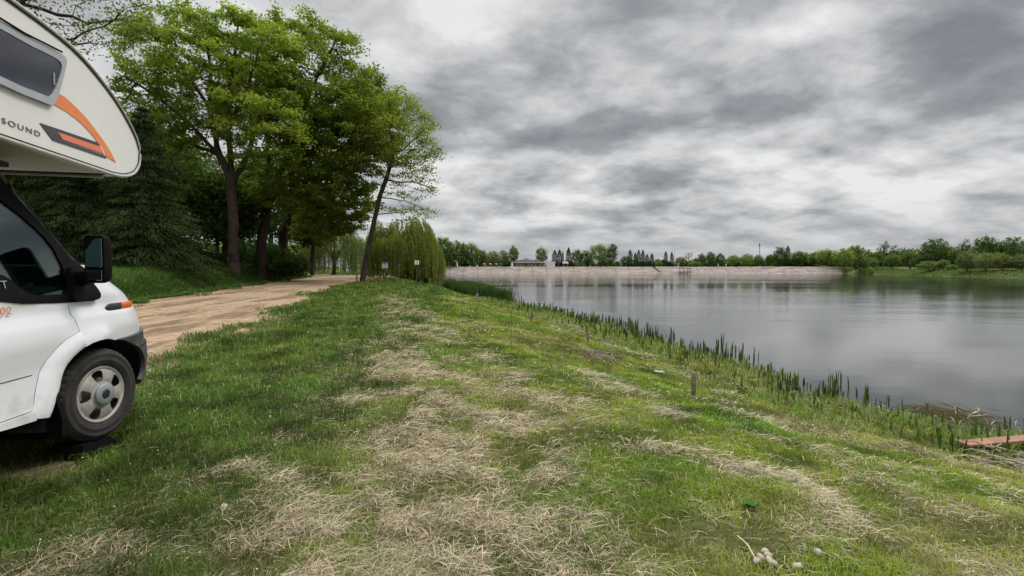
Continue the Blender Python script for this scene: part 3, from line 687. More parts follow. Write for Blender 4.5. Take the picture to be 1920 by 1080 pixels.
BELT = [(-1.38, 1.272), (-.996, 1.264), (-.816, 1.24), (-.5, 1.224), (-.375, 1.219)]
ARCH = smoothp([(-.60, .50), (-.59, .673), (-.554, .76), (-.463, .845), (-.339, .901), (-.227, .925), (-.068, .931), (.097, .9), (.209, .842), (.330, .740), (.385, .627), (.375, .494), (.36, .40)], 1, False)
FLARE = smoothp([(-.812, .540), (-.809, .572), (-.775, .688), (-.707, .832), (-.598, .921), (-.472, .987), (-.338, 1.014)], 1, False)
def make_camper():
    t = empty('motorhome', tuple(ORG), TH)
    tag(t, 'white overcab motorhome with orange stripes parked on the grass at the left edge', 'motorhome')
    door = BELT + [(-.382, 1.219), (-.379, 1.136), (-.343, 1.018)] + FLARE[::-1][:-1] + [(-.812, .590), (-1.38, .607)]
    dn = [(p[0] - .005, p[1] + .001) if p[0] > -.80 and p[1] < 1.2 else p for p in door]
    for nm, mir in (('cab_door', False), ('cab_door', True)):
        if mir:
            V2, F = tri2d(dn, (), .03); V, f = shell(V2, F, cabmap(), .012); V[:, 0] = -2 - V[:, 0]
            me_ = bpy.data.meshes.new('cab_door'); me_.from_pydata(V.tolist(), [], [q[::-1] for q in f]); dr2 = link('cab_door', me_, M_white, t, True); me_.set_sharp_from_angle(angle=R(40))
        else: dr = panel_obj('cab_door', M_white, t, [(dn, ())], cabmap())
    # front body: wing, bonnet and nose in one skin, with the wheel arch cut out
    A = [p for p in ARCH if p[0] > -.345 and p[1] > .5]; A = [p for p in A]
    nose = [(-.338, 1.008), (-.374, 1.136), (-.376, 1.217), (-.094, 1.213), (-.044, 1.25), (-.069, 1.30), (-.12, 1.38), (-.16, 1.43), (-.16, 1.478)]
    top = [(1.3 - .19, 1.482), (1.3 - .113, 1.416), (1.3 - .061, 1.35), (1.3 - .009, 1.285), (1.347, 1.216), (1.379, 1.176), (1.4, 1.09), (1.4, .86), (.42, .86), (.24, .872), (.190, .868), (.14, .884)]
    i0 = [p for p in ARCH if -.345 < p[0] < .13]
    body = nose + top + i0[::-1]
    ap = np.array([p for p in ARCH if p[1] > .5])
    def lip(u, z):
        d = np.min(np.linalg.norm(np.stack([u, z], -1)[:, None] - ap[None], axis=2), axis=1)
        return .030 * sstep(.11, .02, d) * sstep(.15, -.08, u)
    panel_obj('front_body', M_white, t, [(body, ())], cabmap(0, lip), mirror='weld', step=.028)
    # flared arch with rolled lip running down to the sill
    inner = [(-.694, .520), (-.637, .610), (-.598, .665)] + [p for p in ARCH if p[0] < -.262 and p[1] > .70]
    outer = FLARE + [(-.335, 1.012)]
    def along(P, n):
        P = np.array(P); d = np.concatenate([[0], np.cumsum(np.linalg.norm(np.diff(P, axis=0), axis=1))]); k = np.linspace(0, d[-1], n)
        return np.stack([np.interp(k, d, P[:, 0]), np.interp(k, d, P[:, 1])], -1)
    A_, B_ = along(outer, 40), along(inner, 40); prf = [(0, 0), (.1, .006), (.25, .016), (.45, .026), (.7, .031), (.9, .031), (1.0, .026), (1.0, -.02)]
    for mir in (0, 1):
        V = []
        for (tt, of) in prf:
            p = A_ * (1 - tt) + B_ * tt; q = cabpt(p[:, 0], p[:, 1]) + cabn(p[:, 0], p[:, 1]) * of; V.append(q)
        V = np.concatenate(V); 
        if mir: V[:, 0] = -2 - V[:, 0]
        F = [(j * 40 + i, j * 40 + i + 1, (j + 1) * 40 + i + 1, (j + 1) * 40 + i) for j in range(len(prf) - 1) for i in range(39)]
        me_ = bpy.data.meshes.new('arch_flare'); me_.from_pydata(V.tolist(), [], F); link('arch_flare', me_, M_white, t, True); me_.set_sharp_from_angle(angle=R(60))
    sill = [(-1.38, .602), (-.815, .584), (-.80, .530), (-1.38, .577)]
    panel_obj('sill', M_white, t, [(sill, ())], cabmap(.018), mirror=True, th=.04)
    panel_obj('groove_shade_strip', M_lampd, dr, [([(-1.38, .818), (-.785, .806), (-.785, .802), (-1.38, .812)], ())], cabmap(.003), th=.002)  # thin dark strip stands in for the shade in the door's pressed groove
    # bumper
    bp_ = [(.11, .896), (.20, .896), (.40, .903), (1.4, .90), (1.4, .42), (.62, .42), (.45, .46), (.36, .50)] + [p for p in ARCH if p[0] > .13 and p[1] > .5][::-1]
    bo = panel_obj('bumper', M_grey, t, [(bp_, ())], cabmap(.026, lambda u, z: .012 * sstep(.80, .79, z) * (u > .1)), mirror='weld', th=.03, step=.03)
    panel_obj('bumper_seam', M_black, bo, [([(.30, .786), (1.4, .80), (1.4, .795), (.30, .780)], ())], cabmap(.041), mirror=True, th=.004)
    # black glazing surround with the door window cut out
    GL = smoothp([(-1.22, 1.435), (-.97, 1.425), (-.87, 1.405), (-.79, 1.32), (-.72, 1.288), (-.60, 1.283), (-.41, 1.277), (-.350, 1.30), (-.345, 1.45), (-.395, 1.62), (-.56, 1.76), (-.76, 1.875), (-.90, 1.965), (-1.0, 2.03), (-1.22, 2.05)], 1)
    def edge(z): return float(np.interp(z, FZ, FS)) + .05
    pil = [(edge(z) , z) for z in (1.45, 1.52, 1.66, 1.82, 1.97, 2.14)]
    tr = BELT + [(-.094, 1.213), (-.044, 1.25), (-.069, 1.30), (-.12, 1.38)] + pil + [(-1.38, 2.14)]
    sw = panel_obj('window_surround', M_black, t, [(tr, (GL,))], cabmap(.004), mirror=True, th=.02)
    panel_obj('door_glass', M_glass, t, [(GL, ())], cabmap(-.004), mirror=True, th=.004, step=.05)
    ws = [(edge(z) + .002, z) for z in (1.486, 1.52, 1.66, 1.82, 1.97, 2.14)] + [(1.3 + float(np.interp(z, FZ, FS)), z) for z in (2.14, 1.97, 1.82, 1.66, 1.52, 1.486)]
    panel_obj('windscreen', M_glass, t, [(ws, ())], cabmap(.002), mirror='weld', th=.005, step=.05)
    # raised black corner of the mirror base
    panel_obj('mirror_base', M_black, t, [(smoothp([(-.40, 1.235), (-.1, 1.222), (-.05, 1.25), (-.075, 1.30), (-.15, 1.385), (-.24, 1.43), (-.33, 1.47), (-.345, 1.32)], 2), ())], cabmap(.03), mirror=True, th=.04)
    # interior
    m = MB()
    m.box((-1, -.1, 1.17), (1.75, .55, .22), bev=.06).box((-1, .22, 1.27), (1.6, .3, .1), bev=.04)
    m.build('dashboard', M_dash, t, True)
    for x in (-.50, -1.5):
        m = MB(); m.box((x, -.85, .95), (.5, .5, .16), bev=.05).box((x, -1.12, 1.3), (.48, .14, .62), bev=.06)
        s = m.build('seat', M_seat, t, True)
        m = MB(); m.box((x, -1.10, 1.70), (.27, .11, .2), bev=.05).tube([(x - .06, -1.1, 1.55), (x - .06, -1.1, 1.65)], .008).tube([(x + .06, -1.1, 1.55), (x + .06, -1.1, 1.65)], .008)
        m.build('headrest', M_seat, s, True)
    m = MB(); q = [(-1.5 + .19 * math.cos(a), -.52 + .07 * math.sin(a), 1.36 + .17 * math.sin(a)) for a in np.linspace(0, 2 * math.pi, 25)]
    m.tube(q, .014, 8, False).tube([(-1.5, -.45, 1.34), (-1.5, -.2, 1.2)], .03).tube([(-1.68, -.52, 1.36), (-1.32, -.52, 1.36)], .012)
    m.build('steering_wheel', M_dash, t, True)
    m = MB(); m.box((-.13, -.57, 1.35), (.004, .045, .022)); m.build('window_sticker', simple('sticker', (.5, .55, .52), .5), t)
    MB().box((-1, -1.40, 1.6), (1.8, .03, 1.2)).build('bulkhead', M_seat, t); MB().box((-1, -1.0, 2.10), (1.6, .8, .03)).build('headliner', M_seat, t)
    # chassis, floor, wheel housings
    m = MB(); m.box((-1, -2.35, .62), (1.7, 5.6, .14)).box((-1, .2, .52), (1.35, .9, .3), bev=.04).box((-1, -2.6, .42), (.9, 3.6, .24), bev=.03)
    m.build('chassis', M_black, t)
    for sx in (1, -1):
        for y0 in (0.0, -3.45):
            m = MB(); n = 20; vs = []; rr = .47
            for xx in (-.06, -.5):
                for k in range(n + 1):
                    a = -.35 + (math.pi + .7) * k / n; vs.append((xx, y0 + -.08 + rr * math.cos(a), .50 + rr * math.sin(a) * .93))
            fs = [(k, k + 1, n + 2 + k, n + 1 + k) for k in range(n)] + [tuple(n + 1 + k for k in range(n + 1))]
            if sx < 0: vs = [(-2 - v[0], v[1], v[2]) for v in vs]
            m.add(vs, fs).build('wheel_housing', M_black, t)
    # mud flap
    fp = smoothp([(-.60, .69), (-.60, .60), (-.545, .43), (-.55, .375), (-.62, .375), (-.70, .40), (-.95, .50), (-.95, .56), (-.69, .545)], 1)
    m = MB(); pts = [(.005, -.615, .70), (.018, -.615, .60), (.028, -.585, .47), (.028, -.59, .365)]
    vs = [(x_ + dx, y_, z_) for (x_, y_, z_) in pts for dx in (0.015, -.27)] + [(x_ + dx, y_ - .03, z_) for (x_, y_, z_) in pts for dx in (0.015, -.27)]
    fs = [(2 * i, 2 * i + 1, 2 * i + 3, 2 * i + 2) for i in range(3)] + [(8 + 2 * i, 8 + 2 * i + 2, 8 + 2 * i + 3, 8 + 2 * i + 1) for i in range(3)] + [(2 * i, 2 * i + 2, 8 + 2 * i + 2, 8 + 2 * i) for i in range(3)] + [(2 * i + 1, 8 + 2 * i + 1, 8 + 2 * i + 3, 2 * i + 3) for i in range(3)] + [(6, 7, 15, 14)]
    m.add(vs, fs).add([(-.03, -.60, .56), (-.03, -.62, .40), (-.03, -.95, .50), (-.03, -.95, .58), (-.12, -.60, .56), (-.12, -.62, .40), (-.12, -.95, .50), (-.12, -.95, .58)], [(0, 3, 2, 1), (4, 5, 6, 7), (0, 1, 5, 4), (1, 2, 6, 5), (2, 3, 7, 6), (3, 0, 4, 7)])
    m.build('mud_flap', M_black, t)
    # side indicator lamp
    def capsule(u0, u1, z0, h, n=10):
        c = [(u1 - h + h * math.cos(a), z0 + h * math.sin(a)) for a in np.linspace(-math.pi / 2, math.pi / 2, n)] + [(u0 + h + h * math.cos(a), z0 + h * math.sin(a)) for a in np.linspace(math.pi / 2, 3 * math.pi / 2, n)]
        return c
    z0 = 1.137
    dome = lambda u, z: .022 * np.sqrt(np.clip(1 - ((z - z0) / .036) ** 2, 0.05, 1)) * sstep(.02, .08, u) * sstep(.43, .34, u)
    dk = [p for p in capsule(.03, .42, z0, .036)]
    cut = .115
    dark = [(min(p[0], cut), p[1]) for p in dk]; lens = [(max(p[0], cut + .002), p[1]) for p in dk]
    def dedup(P): 
        o = []
        for p in P:
            if not o or math.hypot(p[0] - o[-1][0], p[1] - o[-1][1]) > 1e-4: o.append(p)
        return o
    for sx in (1, -1):
        par_ = t
        for nm, u0, u1, mt_ in (('indicator_lamp', .03, .165, M_lampd), ('lens', .165, .41, M_orange)):
            V = []; F = []; nu, nv = 16, 14
            for i in range(nu + 1):
                u = u0 + (u1 - u0) * i / nu; c_ = cabpt(np.array([u]), np.array([z0]))[0]; n_ = cabn(np.array([u]), np.array([z0]))[0]
                e_ = min(1, (u - .03) / .05) if nm == 'indicator_lamp' else min(1, (.41 - u) / .09); rr = math.sqrt(max(0.0004, 1 - (1 - e_) ** 2))
                for k in range(nv):
                    a_ = 2 * math.pi * k / nv; q = c_ + n_ * (.004 + .026 * rr * math.cos(a_)) + np.array([0, 0, 1]) * .037 * rr * math.sin(a_); V.append((q[0] if sx > 0 else -2 - q[0], q[1], q[2]))
            F = [(i * nv + k, i * nv + (k + 1) % nv, (i + 1) * nv + (k + 1) % nv, (i + 1) * nv + k) for i in range(nu) for k in range(nv)] + [tuple(range(nv)), tuple(nu * nv + k for k in range(nv))]
            me_ = bpy.data.meshes.new(nm); me_.from_pydata(V, [], F); o_ = link(nm, me_, mt_, par_, True); me_.set_sharp_from_angle(angle=R(50)); par_ = o_
    # headlamps and grille on the nose (seen only from the side)
    panel_obj('headlamp', M_chrome, t, [(smoothp([(.78, .93), (1.1, .92), (1.12, 1.02), (.80, 1.10)], 2), ())], cabmap(.006), mirror=True, th=.01)
    panel_obj('grille', M_black, t, [(smoothp([(1.18, .92), (1.4, .92), (1.4, 1.02), (1.18, 1.02)], 1), ())], cabmap(.006), mirror=True, th=.01)
    # door mirror
    for sx in (1, -1):
        h = empty('door_mirror', (0, 0, 0), 0, t)
        Mx = Matrix.Translation((.130, -.315, 1.518)) @ Matrix.Rotation(R(-22), 4, 'Z')
        fx = Matrix.Identity(4) if sx > 0 else Matrix.Translation((-2, 0, 0)) @ Matrix.Scale(-1, 4, (1, 0, 0))
        def put(mb, nm, mt, par=h):
            mb.v = [tuple(fx @ Vector(v)) for v in mb.v]
            if sx < 0: mb.f = [f[::-1] for f in mb.f]
            return mb.build(nm, mt, par, True)
        m = MB(); P = [(0, -.045, .17), (.0, .045, .145)]
        secs = [(-.04, .080, .162, .030), (-.02, .086, .168, .035), (.012, .080, .160, .04), (.035, .060, .13, .045)]; vs = []
        for yy, hx, hz_, rd in secs:
            for (sx_, sz_) in ((1, 1), (-1, 1), (-1, -1), (1, -1)):
                for k in range(5):
                    a = {(1, 1): 0, (-1, 1): 90, (-1, -1): 180, (1, -1): 270}[(sx_, sz_)] + 22.5 * k
                    vs.append(Mx @ Vector((sx_ * (hx - rd) + rd * math.cos(R(a)), yy, sz_ * (hz_ - rd) + rd * math.sin(R(a)))))
        fs = [(i * 20 + k, i * 20 + (k + 1) % 20, (i + 1) * 20 + (k + 1) % 20, (i + 1) * 20 + k) for i in range(3) for k in range(20)]
        fs += [tuple(60 + k for k in range(20)), tuple(range(19, -1, -1))]
        m.add(vs, fs); put(m, 'housing', M_black)
        m = MB(); m.box((0, 0, 0), (.135, .006, .20), M=Matrix.Identity(4), bev=.002); m.v = [tuple(Mx @ Vector((v[0], v[1] - .043, v[2] + .043))) for v in m.v]; put(m, 'mirror_glass', M_mirror)
        m = MB(); m.box((0, 0, 0), (.125, .006, .072), M=Matrix.Identity(4), bev=.002); m.v = [tuple(Mx @ Vector((v[0], v[1] - .043, v[2] - .112))) for v in m.v]; put(m, 'mirror_glass', M_mirror)
        m = MB(); m.tube([(-.10, -.22, 1.36), (.0, -.27, 1.39), (.10, -.30, 1.40)], [.065, .055, .05], 10); put(m, 'arm', M_black)
    # wheels
    def wheel(x, y, sx, steer, front):
        wt = empty('wheel', (x, y, .50), steer, t); hw = .1075; r0 = .345
        f = 1 if sx > 0 else -1; m = MB()
        pr = [(.205, hw * .82), (.225, hw * .98), (.232, hw * 1.02), (.25, hw * 1.05), (.254, hw * 1.075), (.262, hw * 1.075), (.266, hw * 1.05), (.295, hw * 1.04), (.300, hw * 1.06), (.306, hw * 1.05), (.312, hw * 1.0), (.328, hw * .9), (.340, hw * .76)]
        zs = np.linspace(.70, -.70, 15)
        for k, q in enumerate(zs): pr.append((r0 - (.009 if k in (3, 4, 7, 10, 11) else 0), hw * q))
        pr += [(.340, -hw * .76), (.328, -hw * .9), (.305, -hw * 1.02), (.27, -hw * 1.06), (.225, -hw), (.205, -hw * .8)]
        n = 160; vs = []
        for j, (r_, h_) in enumerate(pr):
            for k in range(n):
                a = 2 * math.pi * k / n; shoulder = abs(h_) > hw * .45 and r_ > .322
                rr = r_ - (.009 if shoulder and k % 4 == 0 else (.007 if r_ > .338 and (k + int(abs(h_) * 60)) % 4 == 0 else 0)); vs.append((h_ * f, rr * math.cos(a), rr * math.sin(a)))
        fs = [(i * n + k, i * n + (k + 1) % n, (i + 1) * n + (k + 1) % n, (i + 1) * n + k) for i in range(len(pr) - 1) for k in range(n)]
        m.add(vs, fs).build('tyre', M_tyre, wt, True)
        m = MB(); m.lathe([(.21, hw * .80 * f), (.208, hw * .3 * f), (.17, hw * .2 * f), (.05, hw * .1 * f), (.0001, hw * .1 * f)], 40, 'X'); m.build('wheel_rim', M_grey, wt, True)
        m = MB(); m.lathe([(.13, hw * .22 * f), (.13, hw * .42 * f), (.0001, hw * .42 * f)], 24, 'X')
        m.box((hw * .45 * f, -.155, .035), (.05, .035, .10)); m.build('brake_disc', M_chrome, wt, True)
        # pressed wheel trim with five windows
        rings = [.06, .08, .088, .100, .106, .114, .124, .134, .145, .156, .166, .174, .180, .185, .190, .196, .202, .208, .213]; na = 180
        V2 = np.array([(r_ * math.cos(2 * math.pi * k / na), r_ * math.sin(2 * math.pi * k / na)) for r_ in rings for k in range(na)])
        def inhole(r_, a_):
            d_ = min(abs((a_ - h0 + 180) % 360 - 180) for h0 in (102, 30, -42, -114, 174)); hw_ = 10 if r_ < .106 or r_ > .180 else (14 if r_ < .124 or r_ > .174 else 16); return .100 < r_ < .185 and d_ < hw_
        Fp = [(i * na + k, i * na + (k + 1) % na, (i + 1) * na + (k + 1) % na, (i + 1) * na + k) for i in range(len(rings) - 1) for k in range(na) if not inhole((rings[i] + rings[i + 1]) / 2, (k + .5) * 360 / na)]
        def rimmap(V2, d):
            rr = np.hypot(V2[:, 0], V2[:, 1]); an = np.arctan2(V2[:, 1], V2[:, 0])
            spoke = .5 - .5 * np.cos((an - R(102)) * 5)
            prf = np.interp(rr, [0, .08, .10, .17, .190, .200, .208, .213], [.030, .030, .024, .012, .010, .016, .016, .004]) + .008 * spoke * sstep(.09, .12, rr) * sstep(.19, .16, rr)
            return np.stack([f * (hw * .80 + prf - d), V2[:, 0] * f, V2[:, 1]], -1)
        Vp, fp_ = shell(V2, Fp, rimmap, .006); me_ = bpy.data.meshes.new('wheel_trim'); me_.from_pydata(Vp.tolist(), [], fp_); link('wheel_trim', me_, M_rim, wt, True); me_.set_sharp_from_angle(angle=R(35))
        m = MB(); b0 = hw * .80 + .030; m.lathe([(.082, (b0 - .004) * f), (.080, (b0 + .014) * f), (.072, (b0 + .020) * f), (.036, (b0 + .021) * f), (.034, (b0 + .014) * f), (.0001, (b0 + .014) * f)], 36, 'X'); m.build('hub_cap', M_hub, wt, True)
        m = MB(); m.lathe([(.033, (b0 + .015) * f), (.028, (b0 + .024) * f), (.0001, (b0 + .025) * f)], 28, 'X'); m.build('badge', M_navy, wt, True)
    wheel(-.128, 0, 1, R(-15), True); wheel(-1.872, 0, -1, R(-15), True); wheel(-.128, -3.45, 1, 0, False); wheel(-1.872, -3.45, -1, 0, False)

    # coach body with overcab nose: one outline in side view, given its full width
    noseL = [(-1.75, 2.93), (-1.3, 2.925), (-1.0, 2.918), (-.808, 2.914), (-.577, 2.898), (-.44, 2.872), (-.31, 2.834), (-.171, 2.783), (-.043, 2.728), (.056, 2.672), (.145, 2.612), (.225, 2.550), (.285, 2.488), (.322, 2.408), (.305, 2.305), (.255, 2.240), (.190, 2.195), (.066, 2.155), (-.10, 2.140)]
    noseL = smoothp(noseL, 1, False)
    out = noseL + [(-1.42, 2.137), (-1.42, .58), (-2.88, .56), (-2.93, .80), (-3.15, .97), (-3.75, .97), (-3.97, .80), (-4.02, .56), (-5.35, .60), (-5.42, .75), (-5.42, 2.80), (-5.25, 2.93)]
    XO = .12
    panel_obj('side_panel', M_cream, t, [(out, ())], flat(XO), th=.03, step=.09)
    panel_obj('side_panel', M_cream, t, [(out, ())], flat(-2 - XO + .03), th=.03, step=.09)
    n = len(noseL); V = []; F = []
    for x in (XO - .03, -2 - XO + .03):
        for ins in (0.0, .025):
            for i, p in enumerate(noseL):
                a, b = noseL[max(i - 1, 0)], noseL[min(i + 1, n - 1)]; dx, dz = b[0] - a[0], b[1] - a[1]; l = math.hypot(dx, dz) + 1e-9
                V.append((x, p[0] + dz / l * -(-.004 + ins) * -1 * -1, p[1] + dx / l * -(ins - .004)) if False else (x, p[0] + (dz / l) * ins, p[1] - (dx / l) * ins))
    for i in range(n - 1): F += [(i, i + 1, 2 * n + i + 1, 2 * n + i), (n + i, 3 * n + i, 3 * n + i + 1, n + i + 1)]
    me_ = bpy.data.meshes.new('overcab_shell'); me_.from_pydata(V, [], F); link('overcab_shell', me_, M_cream, t, True)
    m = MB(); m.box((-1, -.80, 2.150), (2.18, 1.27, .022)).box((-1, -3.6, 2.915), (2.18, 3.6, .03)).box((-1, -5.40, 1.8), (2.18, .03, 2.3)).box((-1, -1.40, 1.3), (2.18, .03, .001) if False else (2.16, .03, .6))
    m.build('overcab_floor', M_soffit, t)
    # seams and edge trim along the side panel
    cen = (-.6, 2.5)
    def inset(P, d):
        o = []
        for i, p in enumerate(P):
            a, b = P[max(i - 1, 0)], P[min(i + 1, len(P) - 1)]; dx, dz = b[0] - a[0], b[1] - a[1]; l = math.hypot(dx, dz) + 1e-9
            o.append((p[0] + dz / l * d, p[1] - dx / l * d))
        return o
    edge_ = noseL + [(-1.42, 2.137)]
    for x in (XO + .002, -2 - XO - .002):
        MB().tube([(x, *p) for p in inset(edge_, .006)], .012, 8).build('edge_trim', M_piping, t, True)
        MB().tube([(x + (.003 if x > 0 else -.003), *p) for p in inset(edge_, .024)], .0032, 6).build('edge_seam', M_black, t, True)
    MB().tube([(-2 - XO + .03, -.1, 2.14), (XO - .06, -.1, 2.128)], .012, 6).tube([(-.6, -.5, 2.136), (-.55, -.42, 2.132), (-.45, -.45, 2.136), (-.4, -.36, 2.134)], .006, 6).build('underside_cable', M_piping, t, True)
    # overcab window
    fo = smoothp([(-1.75, 2.72), (-1.70, 2.745), (-1.0, 2.756), (-.68, 2.787), (-.620, 2.775), (-.635, 2.72), (-.735, 2.47), (-.79, 2.422), (-1.70, 2.415), (-1.75, 2.44)], 1)
    gi = smoothp([(-1.71, 2.69), (-1.66, 2.70), (-1.0, 2.712), (-.735, 2.738), (-.672, 2.725), (-.682, 2.67), (-.760, 2.515), (-.82, 2.464), (-1.66, 2.452), (-1.71, 2.47)], 1)
    wf = panel_obj('overcab_window', M_wframe, t, [(fo, (gi,))], flat(XO + .022), th=.022, step=.03)
    panel_obj('pane', M_acryl, wf, [(gi, ())], flat(XO + .017), th=.008, step=.08)
    MB().tube([(XO + .026, -1.7, 2.752), (XO + .026, -1.0, 2.763), (XO + .026, -.68, 2.794)], .006, 6).build('gasket', M_black, wf, True)
    MB().box((XO + .020, -.755, 2.60), (.008, .013, .075), bev=.002).build('catch', M_hub, wf, True)
    # decals
    e = .0015
    sw_ = smoothp([(-.700, 2.545), (-.55, 2.520), (-.41, 2.471), (-.291, 2.412), (-.143, 2.335), (-.04, 2.245), (-.196, 2.250), (-.30, 2.318), (-.447, 2.380), (-.607, 2.440), (-.752, 2.462)], 0)
    sw_ = [(-.700, 2.540), (-.62, 2.535), (-.55, 2.518), (-.48, 2.498), (-.41, 2.471), (-.35, 2.444), (-.291, 2.412), (-.215, 2.372), (-.143, 2.325), (-.088, 2.280), (-.05, 2.243), (-.168, 2.257), (-.187, 2.272), (-.26, 2.325), (-.345, 2.372), (-.447, 2.412), (-.52, 2.430), (-.607, 2.446), (-.752, 2.455), (-.72, 2.50)]
    panel_obj('swoosh_decal', M_stripe, t, [(sw_, ())], flat(XO + e * 2), th=.002, step=.1)
    ds = [(-.866, 2.306), (-.70, 2.318), (-.30, 2.345), (-.272, 2.322), (-.63, 2.302), (-.60, 2.288), (-.245, 2.306), (-.205, 2.270), (-.62, 2.262), (-.625, 2.250), (-.19, 2.262), (-.18, 2.252), (-.60, 2.236), (-.758, 2.236)]
    dsA = [(-.866, 2.306), (-.66, 2.317), (-.283, 2.335), (-.262, 2.316), (-.64, 2.298), (-.715, 2.298), (-.675, 2.255), (-.195, 2.262), (-.178, 2.246), (-.62, 2.236), (-.755, 2.232)]
    panel_obj('dark_decal', M_dstripe, t, [(dsA, ())], flat(XO + e * 3), th=.002, step=.1)
    panel_obj('coral_decal', M_rstripe, t, [([(-.705, 2.294), (-.245, 2.312), (-.203, 2.272), (-.668, 2.261)], ())], flat(XO + e * 4), th=.002, step=.1)
    panel_obj('white_decal', M_wdecal, t, [([(-.262, 2.315), (-.245, 2.312), (-.198, 2.264), (-.212, 2.264)], ())], flat(XO + e * 5), th=.002, step=.1)
    def text(nm, body, size, M4, mt, sx=1.0, ext=.001):
        cu = bpy.data.curves.new(nm, 'FONT'); cu.body = body; cu.size = size; cu.extrude = ext; cu.space_character = 1.25
        ob = bpy.data.objects.new(nm, cu); COL.objects.link(ob); dg = bpy.context.evaluated_depsgraph_get()
        me_ = bpy.data.meshes.new_from_object(ob.evaluated_get(dg)); bpy.data.objects.remove(ob); bpy.data.curves.remove(cu)
        me_.transform(M4 @ Matrix.Diagonal((sx, 1, 1, 1))); me_.name = nm; me_.materials.clear(); return link(nm, me_, mt, t)
    side = Matrix(((0, 0, 1, 0), (1, 0, 0, 0), (0, 1, 0, 0), (0, 0, 0, 1)))     # text x -> forward, y -> up, facing +x
    text('lettering', 'SOUND', .043, Matrix.Translation((XO + .003, -1.158, 2.224)) @ side, M_text, 1.72)
    text('lettering', 'IT', .065, Matrix.Translation((-.036, -.985, 1.338)) @ Matrix.Rotation(R(-12), 4, 'Y') @ side, M_chrome, 1.3)
    text('lettering', '02', .062, Matrix.Translation((-.020, -1.0, 1.188)) @ side, M_stripe, 1.3)
    return t
camper = make_camper()
# levelling wedge under the front wheel
gz = hz1(-3.2, 3.7)
def wedge():
    m = MB(); prof_ = [(-.24, 0), (-.20, .10), (-.12, .10), (-.10, .085), (.06, .085), (.09, .055), (.16, .04), (.22, 0)]
    vs = [(x, y, z) for x in (-.11, .11) for (y, z) in prof_]; n = len(prof_)
    m.add(vs, [(i, i + 1, n + i + 1, n + i) for i in range(n - 1)] + [tuple(range(n - 1, -1, -1)), tuple(range(n, 2 * n)), (0, n, 2 * n - 1, n - 1)])
    o = m.build('levelling_ramp', M_black); o.location = (ORG.x - .14 * math.cos(TH), ORG.y - .14 * math.sin(TH), gz - .01); o.rotation_euler = (0, 0, TH + R(-8)); o.scale.z = (0.155 - gz + .01) / .085
    tag(o, 'black plastic levelling ramp under the front wheel of the motorhome', 'ramp')
wedge()

# ------------------------------------------------------------------ trees
def colonize(att, trunk, step=.55, di=4.0, dk=.9, iters=70, seed=0, jit=.25):
    r = np.random.default_rng(seed)
    if isinstance(trunk, tuple): P = [np.array(p) for p in trunk[0]]; par = list(trunk[1]); trunk = []
    else: P = [np.array(p, float) for p in trunk]; par = [-1] + list(range(len(trunk) - 1))
    att = att.copy(); near = np.full(len(att), 1e9); nid = np.zeros(len(att), int); done = 0
    for it in range(iters):
        for k in range(done, len(P)):
            if k < len(trunk) * .5 or P[k][2] < 2.2 and not len(trunk): continue
            d = np.linalg.norm(att - P[k], axis=1); m = d < near; near[m] = d[m]; nid[m] = k
        done = len(P); alive = near > dk; att, near, nid = att[alive], near[alive], nid[alive]
        act = near < di * (1.6 if it < 12 else 1.0)
        if not len(att): break
        if not act.any(): act = near <= near.min() + 1e-6
        new = 0
        for k in np.unique(nid[act]):
            m = act & (nid == k); v = att[m] - P[k]; v = (v / np.linalg.norm(v, axis=1, keepdims=True)).mean(0) + r.normal(0, jit, 3) * .5
            v += np.array([0, 0, .05]); v /= np.linalg.norm(v) + 1e-9; q = P[k] + v * step
            if len(P) > 9000: break
            P.append(q); par.append(int(k)); new += 1
        if not new: break
    return np.array(P), np.array(par)
def limb_radii(P, par, rt, tip=.012, e=2.35):
    n = len(P); w_ = np.zeros(n); kids = np.zeros(n, int)
    for i in range(1, n): kids[par[i]] += 1
    w_[kids == 0] = 1
    for i in range(n - 1, 0, -1): w_[par[i]] += w_[i]
    r = tip * w_ ** (1 / e); return r * min(1.0, rt / r[0]) if r[0] > rt else tip + (r - tip) * (rt / max(r[0], 1e-6)), w_, kids
def limb_mesh(name, P, par, r, minr=0.0, sides=6, flare=1.0):
    i = np.arange(1, len(P)); i = i[r[i] >= minr]; a, b = P[par[i]], P[i]; ra, rb = np.minimum(r[par[i]], r[i] * 1.5), r[i]
    d = b - a; L = np.linalg.norm(d, axis=1, keepdims=True) + 1e-9; d = d / L; a = a - d * ra[:, None] * .35
    u = np.cross(d, np.array([.3, .2, 1.0])); u /= np.linalg.norm(u, axis=1, keepdims=True) + 1e-9; v = np.cross(d, u)
    V = []
    for k in range(sides):
        t = 2 * math.pi * k / sides; o = u * math.cos(t) + v * math.sin(t); V.append(a + o * ra[:, None]); V.append(b + o * rb[:, None])
    V = np.stack(V, 1); m = len(i); o = np.arange(m)[:, None] * (2 * sides)
    Q = np.concatenate([o + np.array([[2 * k, (2 * k + 2) % (2 * sides), (2 * k + 3) % (2 * sides), 2 * k + 1]]) for k in range(sides)])
    return fastmesh(name, V.reshape(-1, 3), Q)
